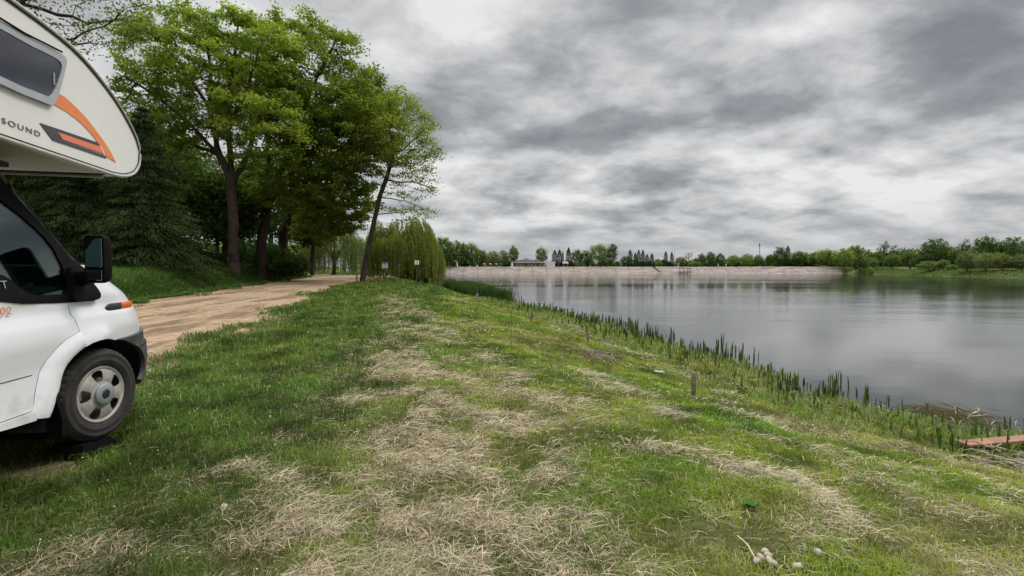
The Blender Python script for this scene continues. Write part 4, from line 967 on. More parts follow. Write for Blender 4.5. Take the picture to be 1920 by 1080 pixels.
def leaf_mesh(name, C, size, col, seed, up=.6, aspect=.62, droop=0.0):
    """one small diamond leaf per point"""
    r = np.random.default_rng(seed); n = len(C)
    nm = r.normal(0, 1, (n, 3)); nm[:, 2] = np.abs(nm[:, 2]) * (1 + up * 2) ; nm /= np.linalg.norm(nm, axis=1, keepdims=True)
    a = r.normal(0, 1, (n, 3)); a[:, 2] -= droop * 3; a -= nm * (a * nm).sum(1, keepdims=True); a /= np.linalg.norm(a, axis=1, keepdims=True) + 1e-9; b = np.cross(nm, a)
    s = (np.asarray(size) * (.7 + .6 * r.random(n)))[:, None] / 2
    V = np.stack([C - a * s, C + b * s * aspect + a * s * .1, C + a * s, C - b * s * aspect + a * s * .1], 1)
    q = np.arange(n)[:, None] * 4 + np.array([[0, 1, 2, 3]])
    return fastmesh(name, V.reshape(-1, 3), q, None, np.repeat(col, 4, axis=0))
def blobpts(n, c, rad, seed, lump=.28, inner=.25, low=1.0):
    """points through a lumpy ellipsoid"""
    r = np.random.default_rng(seed); v = r.normal(0, 1, (n, 3)); v /= np.linalg.norm(v, axis=1, keepdims=True)
    az = np.arctan2(v[:, 1], v[:, 0]) * 1.6 + seed; el = v[:, 2] * 3
    k = 1 - lump * vnoise(az * 1.3 + 50, el + 50, seed) - lump * .5 * vnoise(az * 3.1 + 9, el * 2.2, seed + 3)
    rr = (inner + (1 - inner) * r.random(n)) ** (1 / 2.0) * k
    p = v * rr[:, None] * np.array(rad); p[:, 2] = np.where(p[:, 2] < 0, p[:, 2] * low, p[:, 2]); return p + np.array(c)
def cluster(P, ids, k, sp, flatz, seed):
    r = np.random.default_rng(seed); c = np.repeat(P[ids], k, axis=0); return c + r.normal(0, 1, (len(c), 3)) * np.array([sp, sp, sp * flatz])
def leafcol(C, c0, c1, seed, sc=.6, rnd=.35):
    r = np.random.default_rng(seed); t = np.clip((fbm(C[:, 0] * sc + C[:, 2], C[:, 1] * sc - C[:, 2] * .7, seed, 3) - .3) * 1.8 * (1 - rnd) + r.random(len(C)) * rnd, 0, 1)
    return pal(c0, c1, t)
def limbs_from(Y, base, spec):
    """limb paths measured as (px, py) at distance Y + depth offset -> node list with parents"""
    P, par, names = [np.array(base, float)], [-1], {}
    for nm, frm, pts in spec:
        k = 0 if frm is None else names[frm[0]][frm[1]]; ids = []
        for (px_, py_, dy) in pts:
            y_ = Y + dy; q = np.array([(px_ - 960) / FPX * y_, y_, CAMH + (504 - py_) / FPX * y_]); n_ = max(1, int(np.linalg.norm(q - P[k]) / .6)); a_ = P[k]
            for j in range(1, n_ + 1): P.append(a_ + (q - a_) * j / n_ + (0 if j == n_ else rng.normal(0, .04, 3))); par.append(k); k = len(P) - 1
            ids.append(k)
        names[nm] = ids
    return np.array(P), par
def big_tree(name, base, trunk, blobs, natt, rt, leaves, lsize, c0, c1, seed, label, cat='tree', group=None, sp=.30, flatz=.4, step=.42, tip=.013, barkm=None, keep=1.0, di=3.4, dk=.7, thin=None):
    t = empty(name, base); tag(t, label, cat, group)
    b = np.array(base); att = np.concatenate([blobpts(int(natt * f), np.array(c) - b, rad, seed * 7 + i) for i, (c, rad, f) in enumerate(blobs)])
    att = att[att[:, 2] > 1.0]
    P, par = colonize(att, (trunk[0] - b, trunk[1]) if isinstance(trunk, tuple) else [np.array(p) - b for p in trunk], step=step, di=di, dk=dk, seed=seed, iters=90)
    r, w_, kids = limb_radii(P, par, rt, tip)
    r[:3] *= np.array([1.35, 1.12, 1.04])[:len(r[:3])] if len(r) >= 3 else 1
    link('trunk', limb_mesh('trunk', P, par, r, 0, 7), barkm or M_bark, t, True)
    ids = np.where((w_ <= 4) & (P[:, 2] > 2.0))[0]; rg = np.random.default_rng(seed)
    if keep < 1: ids = ids[rg.random(len(ids)) < keep]
    if thin is not None: ids = ids[rg.random(len(ids)) < thin(P[ids] + b)]
    k = max(1, int(leaves / max(1, len(ids)))); C = cluster(P, ids, k, sp, flatz, seed + 1)
    link('crown', leaf_mesh('crown', C, lsize, leafcol(C, c0, c1, seed), seed + 2), M_leaf, t)
    return t
def away(c, f): return (c[0] * f, c[1] * f, (c[2] - CAMH) * f + CAMH)
def blobs_away(B, f): return [(away(c, f), tuple(k * f for k in r_), q) for c, r_, q in B]
def G(x, y): return (x, y, hz1(x, y))
G0, G1 = (.090, .145, .018), (.275, .320, .046)
# two big maples behind the road, then the trees filling the wood
a = G(-19.65, 35.0)
big_tree('maple_tree', a, limbs_from(35.0, a, [('t', None, [(438, 440, 0), (439, 385, 0), (440, 345, 0)]), ('l1', ('t', 2), [(416, 292, .2), (400, 205, .6), (404, 130, 1), (398, 60, 1.2)]), ('l2', ('l1', 0), [(370, 243, -.6), (310, 190, -1.4), (245, 150, -2)]),
          ('l3', ('t', 2), [(434, 245, -.5), (442, 150, -.8), (456, 60, -1)]), ('l4', ('t', 2), [(470, 290, .6), (492, 228, 1.2), (522, 140, 1.8), (540, 70, 2)]), ('l5', ('l1', 0), [(350, 268, .9), (285, 240, 1.6)]), ('l6', ('l3', 0), [(470, 180, -1.8), (490, 110, -2.4)]), ('l7', ('l1', 1), [(350, 130, -.3), (300, 70, -.8)])]),
         blobs_away([((-17.0, 28.5, 12.4), (6.6, 4.8, 4.9), .62), ((-20.4, 27.5, 8.6), (3.8, 3.4, 2.8), .18), ((-13.6, 27.6, 9.2), (3.2, 3.6, 2.8), .20)], 1.24), 1700, .36, 52000, .215, G0, G1, 3,
         'tall spreading maple with a stout reddish trunk, nearest the dirt road bend', thin=lambda p: .40 + .45 * sstep(8.0, 12.0, p[:, 2]))
b = G(-20.7, 41.0)
big_tree('maple_tree', b, limbs_from(41.0, b, [('t', None, [(492, 450, 0), (500, 400, 0), (518, 352, 0)]), ('l1', ('t', 2), [(545, 292, -.4), (562, 228, -.6), (600, 150, -.9), (635, 85, -1)]), ('l2', ('t', 1), [(508, 300, .5), (505, 200, .9), (522, 100, 1.2), (530, 50, 1.3)]),
          ('l3', ('l1', 0), [(600, 215, -1.4), (650, 175, -2), (690, 150, -2.2)]), ('l4', ('t', 2), [(575, 345, -1.2), (640, 320, -2.2), (690, 290, -2.8)]), ('l5', ('l1', 1), [(556, 140, .6), (575, 70, .9)]), ('l6', ('t', 2), [(560, 320, 1.0), (610, 270, 1.6), (670, 230, 2)])]),
         blobs_away([((-12.9, 31.0, 12.9), (5.9, 4.6, 5.1), .5), ((-10.2, 30.2, 10.0), (3.2, 3.4, 3.8), .30), ((-12.6, 30, 6.4), (4.2, 3.0, 2.2), .2)], 1.314), 1900, .40, 50000, .225, (.095, .150, .018), (.285, .33, .048), 5,
         'tall maple with a dark forked trunk, right behind the reddish trunk')
c = G(-21.4, 46.0)
big_tree('maple_tree', c, limbs_from(46.0, c, [('t', None, [(532, 450, 0), (545, 400, -.3), (565, 365, -.6)]), ('l1', ('t', 2), [(600, 320, -1), (650, 280, -2), (690, 220, -2.6)]), ('l2', ('t', 2), [(560, 300, .4), (590, 220, .6)]), ('l3', ('t', 1), [(600, 390, -1.4), (650, 385, -2.2)])]),
         blobs_away([((-13.6, 36.5, 10.2), (4.6, 4.4, 5.0), .4), ((-10.0, 36.0, 12.0), (3.2, 3.0, 4.3), .34), ((-12.0, 35.5, 6.6), (3.6, 3.0, 2.6), .24), ((-13.4, 35.8, 4.7), (3.6, 2.4, 1.6), .18)], 1.227), 1500, .44, 48000, .25, (.085, .140, .016), (.25, .30, .042), 9,
         'maple with low hanging leafy boughs beside the left willow')
# slender leaning tree on the bank, with a sparse lower side towards the pond
d = G(-12.15, 40.2)
big_tree('slender_tree', d, [d, (-11.95, 40.2, d[2] + 1.3), (-11.7, 40.15, d[2] + 2.6), (-11.35, 40.1, d[2] + 4.0), (-11.0, 40.05, d[2] + 5.4), (-10.65, 40.0, d[2] + 6.8), (-10.1, 40, d[2] + 8.2), (-9.7, 40, d[2] + 9.6)],
         [((-8.9, 40.0, 11.8), (3.9, 3.2, 4.9), .56), ((-10.9, 39.6, 12.2), (2.4, 2.4, 4.0), .2), ((-8.0, 40.0, 7.2), (3.0, 2.4, 3.2), .34)], 1100, .21, 17000, .17, (.12, .175, .02), (.34, .38, .06), 13,
         'slender tree with a leaning dark trunk standing at the inner edge of the dirt road', step=.42, sp=.34,
         thin=lambda p: np.where(p[:, 2] < 9.2, .30 + .0 * p[:, 2], 1.0), tip=.011)
# dense backing of the wood
wood = [(-24.5, 34, 11.5, 4.4, 'broad dark tree behind the left maple'), (-29, 41, 13.5, 5, 'tall dark tree deep in the wood behind the spruces'), (-22, 45, 12, 5, 'dark round tree deep in the wood between the two maples'),
        (-33, 33, 12.5, 5, 'dark tree behind the spruces at the far left'), (-19.5, 33.5, 7.5, 3.0, 'low bushy tree right behind the reddish trunk'), (-27, 27, 11, 3.8, 'leafy tree rising just behind the middle spruce'),
        (-21, 52, 11, 4.6, 'leafy tree at the back of the wood above the road bend'), (-31, 52, 13, 5, 'tallest tree in the back row of the wood'), (-40, 44, 13.5, 6, 'wide dark tree at the back left of the wood')]
for i, (x, y, h_, rr, lb) in enumerate(wood):
    x, y, h_, rr = x * 1.2, y * 1.2, h_ * 1.2, rr * 1.2
    g = G(x, y); big_tree('broadleaf_tree', g, [g, (x, y, g[2] + h_ * .14), (x + .2, y, g[2] + h_ * .28)], [((x, y, g[2] + h_ * .58), (rr, rr, h_ * .44), 1.0)], 300, .28, 11000, .36, (.030, .060, .012), (.095, .145, .028), 20 + i, lb, group='trees filling the wood', sp=.75, step=.8, di=6, dk=1.5)
# shrubs under the trees
for i, (x, y, rr, hh, lb) in enumerate([(-18.4, 29.5, 1.5, 1.5, 'low dark shrub left of the reddish maple trunk'), (-14.9, 33.0, 1.6, 1.7, 'low dark shrub just right of the dark forked trunk'), (-17.2, 35.5, 2.0, 2.6, 'dark shrub filling the gap between the maple trunks'),
        (-22.0, 31.5, 2.4, 2.8, 'dark shrub beside the right spruce'), (-20.5, 39, 2.4, 3.2, 'tall shrub deep behind the maple trunks'), (-19.6, 44.5, 1.8, 2.0, 'shrub at the outer edge of the road bend'), (-26, 36, 3, 4, 'large shrub in the dark of the wood'),
        (-24.0, 29.0, 2.2, 3.4, 'dark shrub squeezed between the spruces and maples')]):
    x, y, rr, hh = x * 1.25, y * 1.25, rr * 1.3, hh * 1.25; g = G(x, y); t = empty('shrub', g); tag(t, lb, 'shrub', 'shrubs under the trees')
    m = MB(); rg = random.Random(i)
    for k in range(6): aa = rg.random() * 6.28; m.tube([(0, 0, 0), (math.cos(aa) * rr * .3, math.sin(aa) * rr * .3, hh * .4), (math.cos(aa) * rr * .6, math.sin(aa) * rr * .6, hh * .75)], [.03, .02, .01], 5)
    m.build('stem', M_bark, t, True)
    C = blobpts(4200, (0, 0, hh * .55), (rr, rr, hh * .55), 60 + i, .35, .1); C = C[C[:, 2] > .05]
    link('foliage', leaf_mesh('foliage', C, .20, leafcol(C, (.022, .05, .010), (.07, .12, .025), 60 + i, 1.5), 61 + i), M_leaf, t)

def spruce(x, y, h_, rr, seed, label):
    x, y, h_, rr = x * 1.14, y * 1.14, h_ * 1.14, rr * 1.14
    g = G(x, y); t = empty('spruce_tree', g); tag(t, label, 'spruce', 'spruces behind the motorhome'); r = np.random.default_rng(seed)
    m = MB(); m.tube([(0, 0, -.1), (0, 0, h_ * .5), (0, 0, h_)], [.20, .12, .02], 8); Cs, As = [], []
    z = .35
    while z < h_ - .15:
        f = 1 - z / h_; L = rr * (f ** .8) * (.8 + .35 * r.random()) + .1; nb = int(9 + 5 * f)
        for k in range(nb):
            a = r.random() * 6.28; l = L * (.75 + .4 * r.random()); n = max(5, int(l / .16)); tt = np.linspace(.12, 1, n)
            bx, by = np.cos(a) * l * tt, np.sin(a) * l * tt; bz = z + .25 * l * tt - .55 * l * tt ** 2 * (.6 + .5 * f) + .12 * tt ** 3 * l
            if k % 2 == 0: m.tube([(0, 0, z), (bx[n // 2], by[n // 2], bz[n // 2]), (bx[-1], by[-1], bz[-1])], [.025, .016, .006], 4, False)
            for j in range(n):
                kk = 7 + int(10 * (1 - tt[j] * .5)); sp_ = .30 * l * (1 - tt[j]) + .10
                o = r.normal(0, 1, kk) * sp_; px_, py_ = bx[j] - math.sin(a) * o, by[j] + math.cos(a) * o
                Cs.append(np.stack([px_, py_, bz[j] - np.abs(r.normal(0, .09, kk)) - np.abs(o) * .25], -1)); As.append(np.tile([math.cos(a) * .6, math.sin(a) * .6, -.75], (kk, 1)))
        z += .20 + .12 * r.random()
    C = np.concatenate(Cs); A = np.concatenate(As) + r.normal(0, .35, (len(C), 3)); A /= np.linalg.norm(A, axis=1, keepdims=True); n = len(C)
    B = np.cross(A, r.normal(0, 1, (n, 3))); B /= np.linalg.norm(B, axis=1, keepdims=True); s1 = (.07 + .09 * r.random(n))[:, None]; s2 = .022
    V = np.stack([C - A * s1 * .4, C + B * s2, C + A * s1, C - B * s2], 1)
    col = leafcol(C, (.016, .030, .010), (.050, .066, .022), seed, 1.0); q = np.arange(n)[:, None] * 4 + np.array([[0, 1, 2, 3]])
    m.build('trunk', M_bark, t, True); link('crown', fastmesh('crown', V.reshape(-1, 3), q, None, np.repeat(col, 4, axis=0)), M_needle, t)
spruce(-17.4, 23.6, 8.3, 3.0, 1, 'dark green spruce on the right of the row, its drooping tips beside the maple')
spruce(-20.2, 23.0, 8.8, 3.1, 2, 'dark green spruce in the middle of the row, right behind the door mirror')
spruce(-22.6, 22.2, 8.4, 3.1, 4, 'dark green spruce seen through the gap under the overcab')
spruce(-21.5, 27.0, 9.6, 3.0, 5, 'spruce set back behind the other spruces')
spruce(-26.5, 22.0, 9.0, 3.2, 6, 'spruce seen above the cab roof at the far left')

# sparse tree reaching in over the motorhome
e = G(-17.5, 14.5)
big_tree('sparse_tree', e, [e, (-17.4, 14.5, e[2] + 2), (-17.2, 14.5, e[2] + 4), (-16.8, 14.5, e[2] + 5.5), (-16.2, 14.4, e[2] + 6.6)],
         [((-13.0, 13.6, 9.0), (4.4, 3.6, 2.2), .6), ((-12.6, 14.0, 11.4), (5.0, 3.2, 1.7), .4)], 620, .24, 9500, .085, (.05, .075, .02), (.14, .17, .05), 31,
         'sparse tree with bare dark twigs reaching in above the motorhome', step=.34, sp=.22, tip=.009, di=3, dk=.6)

def willow(x, y, h_, rx, ry, seed, label, n=520, off=0.0, cl=((.10, .13, .025), (.29, .31, .085))):
    g = G(x, y); t = empty('willow_tree', g); tag(t, label, 'willow', 'weeping willows'); r = np.random.default_rng(seed)
    m = MB(); m.tube([(0, 0, -.1), (.1, 0, h_ * .25), (0, .1, h_ * .5)], [.38, .30, .2], 9)
    for k in range(9): a = k * .7 + r.random(); m.tube([(0, .05, h_ * (.25 + .02 * k)), (math.cos(a) * rx * .4, math.sin(a) * ry * .4, h_ * .74), (math.cos(a) * rx * .72, math.sin(a) * ry * .72, h_ * .84)], [.15, .08, .03], 6, False)
    Cs = []; sx = []
    for k in range(n):
        u = r.random() ** .5 * 1.0; a = r.random() * 6.283; x0, y0 = math.cos(a) * rx * u, math.sin(a) * ry * u
        lob = .78 + .44 * float(vnoise(np.array([x0 * .9 + 40]), np.array([y0 * .9 + 40]), seed)[0]); ztop = h_ * (.56 + .44 * math.sqrt(max(0, 1 - u * u))) * lob * (.9 + .16 * r.random()); zb = (.10 + 1.1 * r.random() ** 1.6) * h_ * .40 if u > .5 else ztop - h_ * .35 * r.random() - .4
        nn = max(4, int((ztop - zb) / .085)); tt = np.linspace(0, 1, nn)
        bow = .30 * np.minimum(1, tt * 5) * (1 + .4 * r.random())
        X = x0 + math.cos(a) * bow + .06 * np.sin(tt * 5 + k); Y = y0 + math.sin(a) * bow + .05 * np.cos(tt * 6 + k); Z = ztop - (ztop - zb) * tt + .12 * np.sin(np.minimum(1, tt * 5) * 3.14)
        kk = 2; Cs.append(np.repeat(np.stack([X, Y, Z], -1), kk, axis=0) + r.normal(0, .045, (nn * kk, 3)))
        if k % 8 == 0: m.tube([(x0 * .6, y0 * .6, ztop * .96), (x0, y0, ztop)], [.03, .01], 4, False)
        sx.append(np.full(nn * kk, r.random()))
    C = np.concatenate(Cs); tn = np.concatenate(sx); rnd = r.random(len(C)); nn = len(C)
    A = np.stack([r.normal(0, .25, nn), r.normal(0, .25, nn), -np.ones(nn)], -1); A /= np.linalg.norm(A, axis=1, keepdims=True); B = np.cross(A, r.normal(0, 1, (nn, 3))); B /= np.linalg.norm(B, axis=1, keepdims=True)
    s1 = (.10 + .09 * r.random(nn))[:, None]; V = np.stack([C - A * s1 * .5, C + B * .028, C + A * s1, C - B * .028], 1)
    col = pal(*cl, np.clip(tn * .6 + rnd * .4, 0, 1)); q = np.arange(nn)[:, None] * 4 + np.array([[0, 1, 2, 3]])
    m.build('trunk', M_bark, t, True); link('crown', fastmesh('crown', V.reshape(-1, 3), q, None, np.repeat(col, 4, axis=0)), M_leaf, t)
willow(-11.2, 50.5, 5.6, 3.4, 3.2, 1, 'large weeping willow whose strands hang to the grass behind the two signs', 900)
willow(-9.0, 51.5, 4.6, 1.7, 2.0, 2, 'smaller weeping willow at the water end of the willow clump', 420)
willow(-25.2, 70.0, 6.2, 4.6, 3.4, 3, 'weeping willow across the road bend, between the wood and the leaning tree', 700, cl=((.085, .12, .03), (.20, .24, .08)))

# ------------------------------------------------------------------ far trees across the water (each copy keeps its own trunk and crown)
def proto_round(seed, dens=1.0, lump=.3, c0=(.045, .08, .018), c1=(.12, .17, .04), sparse=False):
    """unit tree: height 1, half width .5"""
    r = np.random.default_rng(seed); lo = .16 if not sparse else .30
    att = blobpts(170, (0, 0, .54), (.46, .46, .46), seed, lump, .15) if not sparse else np.concatenate([blobpts(50, (-.14, 0, .62), (.26, .3, .26), seed, .3), blobpts(50, (.16, 0, .72), (.24, .3, .26), seed + 1, .3)])
    P, par = colonize(att, [(0, 0, 0), (0, 0, .08), (.005, 0, .16), (.01, 0, .24)], step=.055, di=.5, dk=.08, seed=seed, iters=60)
    rr, w_, kids = limb_radii(P, par, .028, .0035); tm = limb_mesh('trunk', P, par, rr, .004, 5)
    # clumps of leaves around the twig ends
    ids = np.where((w_ <= 3) & (P[:, 2] > lo))[0]; k = int(2600 * dens * (.45 if sparse else 1) / max(1, len(ids))) + 1
    C = np.repeat(P[ids], k, axis=0) + r.normal(0, 1, (len(ids) * k, 3)) * np.array([.036, .036, .026]); C = C[C[:, 2] > .02]
    if not sparse: C2 = blobpts(int(1500 * dens), (0, 0, .50), (.50, .50, .50), seed + 5, lump, .3); C = np.concatenate([C, C2[C2[:, 2] > .03]])
    cm = leaf_mesh('crown', C, .040, leafcol(C, c0, c1, seed, 6.0, .4), seed + 2, .6)
    tm.materials.append(M_bark2); cm.materials.append(M_leaf); return tm, cm
def proto_thuja(seed, slim=1.0, c0=(.018, .038, .014), c1=(.05, .078, .028)):
    r = np.random.default_rng(seed); n = 4200; z = r.random(n) ** 1.2; a = r.random(n) * 6.283
    prof_ = np.interp(z, [0, .06, .2, .6, .85, 1.0], [.42, .56, .62, .50, .30, .03]) * slim; q = prof_ * (.65 + .45 * vnoise(a * 1.5 + 10, z * 9, seed)) * (.15 + .85 * r.random(n) ** .5)
    C = np.stack([np.cos(a) * q, np.sin(a) * q, .02 + z * .98], -1)
    cm = leaf_mesh('crown', C, .055, leafcol(C, c0, c1, seed, 7.0, .4), seed + 1, .1, .45, -1.0)
    m = MB(); m.tube([(0, 0, -.02), (0, 0, .5), (0, 0, .96)], [.03, .018, .004], 6); tm = bpy.data.meshes.new('trunk'); tm.from_pydata(m.v, [], m.f); tm.materials.append(M_bark2); cm.materials.append(M_needle); return tm, cm
KIND = {
 'mid': [proto_round(101, 1.3, .3, (.06, .105, .02), (.17, .23, .045)), proto_round(102, 1.3, .36, (.055, .10, .02), (.16, .22, .045)), proto_round(103, 1.3, .25, (.06, .10, .02), (.16, .215, .05))],
 'light': [proto_round(111, 1, .3, (.095, .145, .025), (.25, .32, .065)), proto_round(112, 1, .22, (.10, .145, .025), (.25, .31, .07))],
 'dark': [proto_round(121, 1.1, .3, (.035, .07, .016), (.11, .16, .04)), proto_round(122, 1.1, .22, (.035, .065, .016), (.105, .155, .04))],
 'olive': [proto_round(131, 1, .25, (.09, .10, .025), (.17, .18, .05))],
 'pale': [proto_round(141, 1, .2, (.09, .125, .045), (.17, .215, .08)), proto_round(142, 1, .3, (.08, .115, .04), (.16, .20, .075))],
 'sparse': [proto_round(151, .8, .3, (.05, .075, .025), (.13, .16, .05), True), proto_round(152, .8, .3, (.05, .07, .025), (.12, .15, .05), True)],
 'red': [proto_round(161, .35, .3, (.12, .07, .05), (.22, .15, .11), True)],
 'thuja': [proto_thuja(171), proto_thuja(172, .9)],
}
_cnt = {}
def far_tree(px, top, wpx, kind, Y, label, group='trees along the far shore', sink=0.0, name=None):
    """px, top, wpx: centre, crown top and width as measured; Y: distance"""
    X = (px - 960) / FPX * Y; z0 = hz1(X, Y) - sink; zt = CAMH + (504 - top) / FPX * Y; h_ = zt - z0; w_ = wpx / FPX * Y
    i = _cnt.get(kind, 0); _cnt[kind] = i + 1; tm, cm = KIND[kind][i % len(KIND[kind])]
    nm = name or {'thuja': 'conifer_tree', 'red': 'bare_tree', 'sparse': 'sparse_tree'}.get(kind, 'broadleaf_tree')
    t = empty(nm, (X, Y, z0), (i * 2.4) % 6.28); tag(t, label, {'thuja': 'conifer'}.get(kind, 'tree'), group)
    for me_, pn in ((tm, 'trunk'), (cm, 'crown')):
        o = bpy.data.objects.new(pn, me_); COL.objects.link(o); o.parent = t; o.scale = (w_, w_ * .9, h_)
    return t
FT = [
 (832, 436, 56, 'mid', 258, 'tall green tree at the left end of the embankment, next to the willow'), (860, 446, 48, 'mid', 262, 'second green tree from the willow in the leafy mass left of the parasols'),
 (884, 450, 46, 'mid', 266, 'right-hand tree of the tall leafy mass left of the parasols'), (845, 464, 56, 'dark', 256, 'darker lower tree in front of the leafy mass at the left end of the embankment'),
 (902, 463, 36, 'mid', 262, 'lower green tree sloping down behind the white parasols'),
 (924, 468, 34, 'olive', 262, 'pale olive tree right behind the white parasols'), (944, 466, 30, 'pale', 270, 'pale tree between the olive one and the round lone tree'),
 (963, 456, 27, 'mid', 264, 'lone round tree with a bare trunk left of the brown roofed building'), (986, 483, 34, 'pale', 300, 'distant low tree peeping over the brown roof'),
 (1016, 459, 31, 'mid', 268, 'lone dense round tree between the brown roofed building and the white kiosk'),
 (1040, 469, 13, 'thuja', 262, 'left of the two joined dark conifers by the small hut'), (1049, 468, 13, 'thuja', 262, 'right of the two joined dark conifers by the small hut'), (1055, 472, 7, 'thuja', 264, 'narrowest dark conifer, just left above the small hut'),
 (1066, 464, 15, 'thuja', 262, 'dark pointed conifer just right of the small hut'), (1082, 463, 34, 'mid', 266, 'green tree between the pointed conifer and the tallest bright tree'), (1099, 466, 28, 'dark', 264, 'dark low tree left under the tallest bright tree'),
 (1122, 451, 48, 'light', 270, 'tallest bright green tree, in the middle of the embankment'), (1147, 453, 36, 'dark', 272, 'dark tall tree touching the tallest bright one on its right'), (1104, 478, 30, 'dark', 260, 'low dark tree in front of the tallest bright one'),
 (1137, 482, 34, 'dark', 259, 'low dark tree under the dark tall one'), (1172, 478, 26, 'dark', 262, 'low rounded dark tree left of the row of pointed conifers'),
 (1181, 468, 11, 'thuja', 262, 'first pointed conifer from the left in the row left of the ramp'), (1191, 474, 10, 'thuja', 260, 'second pointed conifer from the left in the row left of the ramp'), (1197, 468, 10, 'thuja', 262, 'third pointed conifer from the left in the row left of the ramp'),
 (1205, 468, 11, 'thuja', 262, 'fourth pointed conifer from the left in the row left of the ramp'), (1213, 477, 11, 'thuja', 260, 'squat fifth conifer from the left in the row left of the ramp'), (1222, 475, 10, 'thuja', 262, 'last conifer on the right of the row left of the ramp'),
 (1236, 490, 18, 'pale', 275, 'low pale tree in the gap right of the conifer row'), (1248, 471, 10, 'thuja', 262, 'lone pointed conifer, left of a pair above the ramp'), (1259, 472, 10, 'thuja', 262, 'lone pointed conifer beside the thin mast, right of a pair above the ramp'),
 (1276, 480, 28, 'olive', 264, 'olive bushy tree right of the thin mast'), (1290, 469, 24, 'red', 272, 'reddish almost bare tree sticking up behind the olive bush'), (1302, 489, 26, 'light', 262, 'low bright green tree at the foot of the reddish bare tree'),
 (1316, 473, 24, 'dark', 268, 'left tree of the dark rounded trio above the jetty'), (1332, 469, 26, 'dark', 268, 'middle and tallest tree of the dark rounded trio'), (1350, 472, 24, 'dark', 268, 'right tree of the dark rounded trio'),
 (1374, 474, 30, 'light', 272, 'light green tree right of the dark trio'), (1400, 472, 32, 'light', 274, 'wider light green tree left of the tall mast'), (1422, 475, 28, 'pale', 272, 'light green tree right under the tall mast'),
 (1444, 474, 28, 'mid', 270, 'mid green tree just right of the tall mast'), (1463, 459, 36, 'dark', 266, 'tall dark tree with an uneven top right of the tall mast'), (1476, 461, 14, 'thuja', 268, 'slim dark conifer standing out of the tall dark tree'),
 (1498, 467, 42, 'mid', 268, 'wide green tree right of the slim dark conifer'), (1524, 475, 30, 'dark', 272, 'low dark tree before the yellow-green group'),
 (1550, 462, 50, 'light', 258, 'left tree of the yellow-green group above the end of the embankment'), (1582, 460, 48, 'light', 250, 'right tree of the yellow-green group above the end of the embankment'),
 (1600, 454, 40, 'mid', 262, 'taller green tree rising behind the yellow-green group'), (1628, 480, 44, 'pale', 232, 'rounded paler tree low down right of the yellow-green group'), (1655, 446, 34, 'sparse', 240, 'tall sparse tree with an open crown, left of the big dark tree'),
 (1640, 470, 44, 'mid', 244, 'mid green tree below the tall open crown'), (1682, 455, 36, 'sparse', 232, 'thin-topped sparse tree right of the tall open crown'), (1672, 472, 36, 'mid', 226, 'mid green tree below the thin-topped one'),
 (1706, 466, 46, 'mid', 214, 'mid green tree touching the big dark tree on its left'), (1752, 441, 66, 'dark', 204, 'big dark rounded tree, first of the high wood on the right'), (1722, 478, 40, 'dark', 206, 'darker tree low in front of the big dark one'),
 (1804, 442, 38, 'sparse', 200, 'open-topped tree between the two highest dark crowns'), (1790, 466, 48, 'dark', 198, 'dark tree below the open-topped one'), (1850, 437, 62, 'dark', 186, 'highest wide dark crown on the right'),
 (1896, 438, 56, 'dark', 180, 'dark crown at the right edge next to the highest one'), (1945, 440, 70, 'mid', 172, 'tree cut by the right edge of the view'),
 (1826, 470, 44, 'mid', 176, 'mid green tree under the highest dark crown'), (1872, 468, 44, 'mid', 170, 'mid green tree right of the highest crown, behind the pale willows')]
for q in FT: far_tree(*q)
for q in [(1812, 467, 46, 'pale', 152, 'tall rounded pale shrub standing in front of the high dark wood'), (1848, 470, 46, 'pale', 146, 'pale rounded shrub, second from the right along the right shore'), (1878, 474, 44, 'olive', 142, 'olive rounded shrub next to the rightmost one'),
          (1914, 472, 60, 'pale', 138, 'rightmost pale rounded shrub, cut by the edge'), (1742, 487, 50, 'pale', 176, 'low spreading pale shrub on the grass below the big dark tree'), (1768, 484, 34, 'mid', 172, 'small green shrub between the low spreading one and the tall rounded pale one'),
          (1784, 494, 26, 'mid', 164, 'smallest low shrub in front of the right shore shrubs'), (1632, 497, 17, 'light', 205, 'little lone bush near the end of the embankment'), (1612, 474, 40, 'dark', 226, 'dark rounded shrub above the little lone bush')]:
    far_tree(*q[:5], q[5], 'shrubs on the right-hand shore', 0.3, 'shore_shrub')

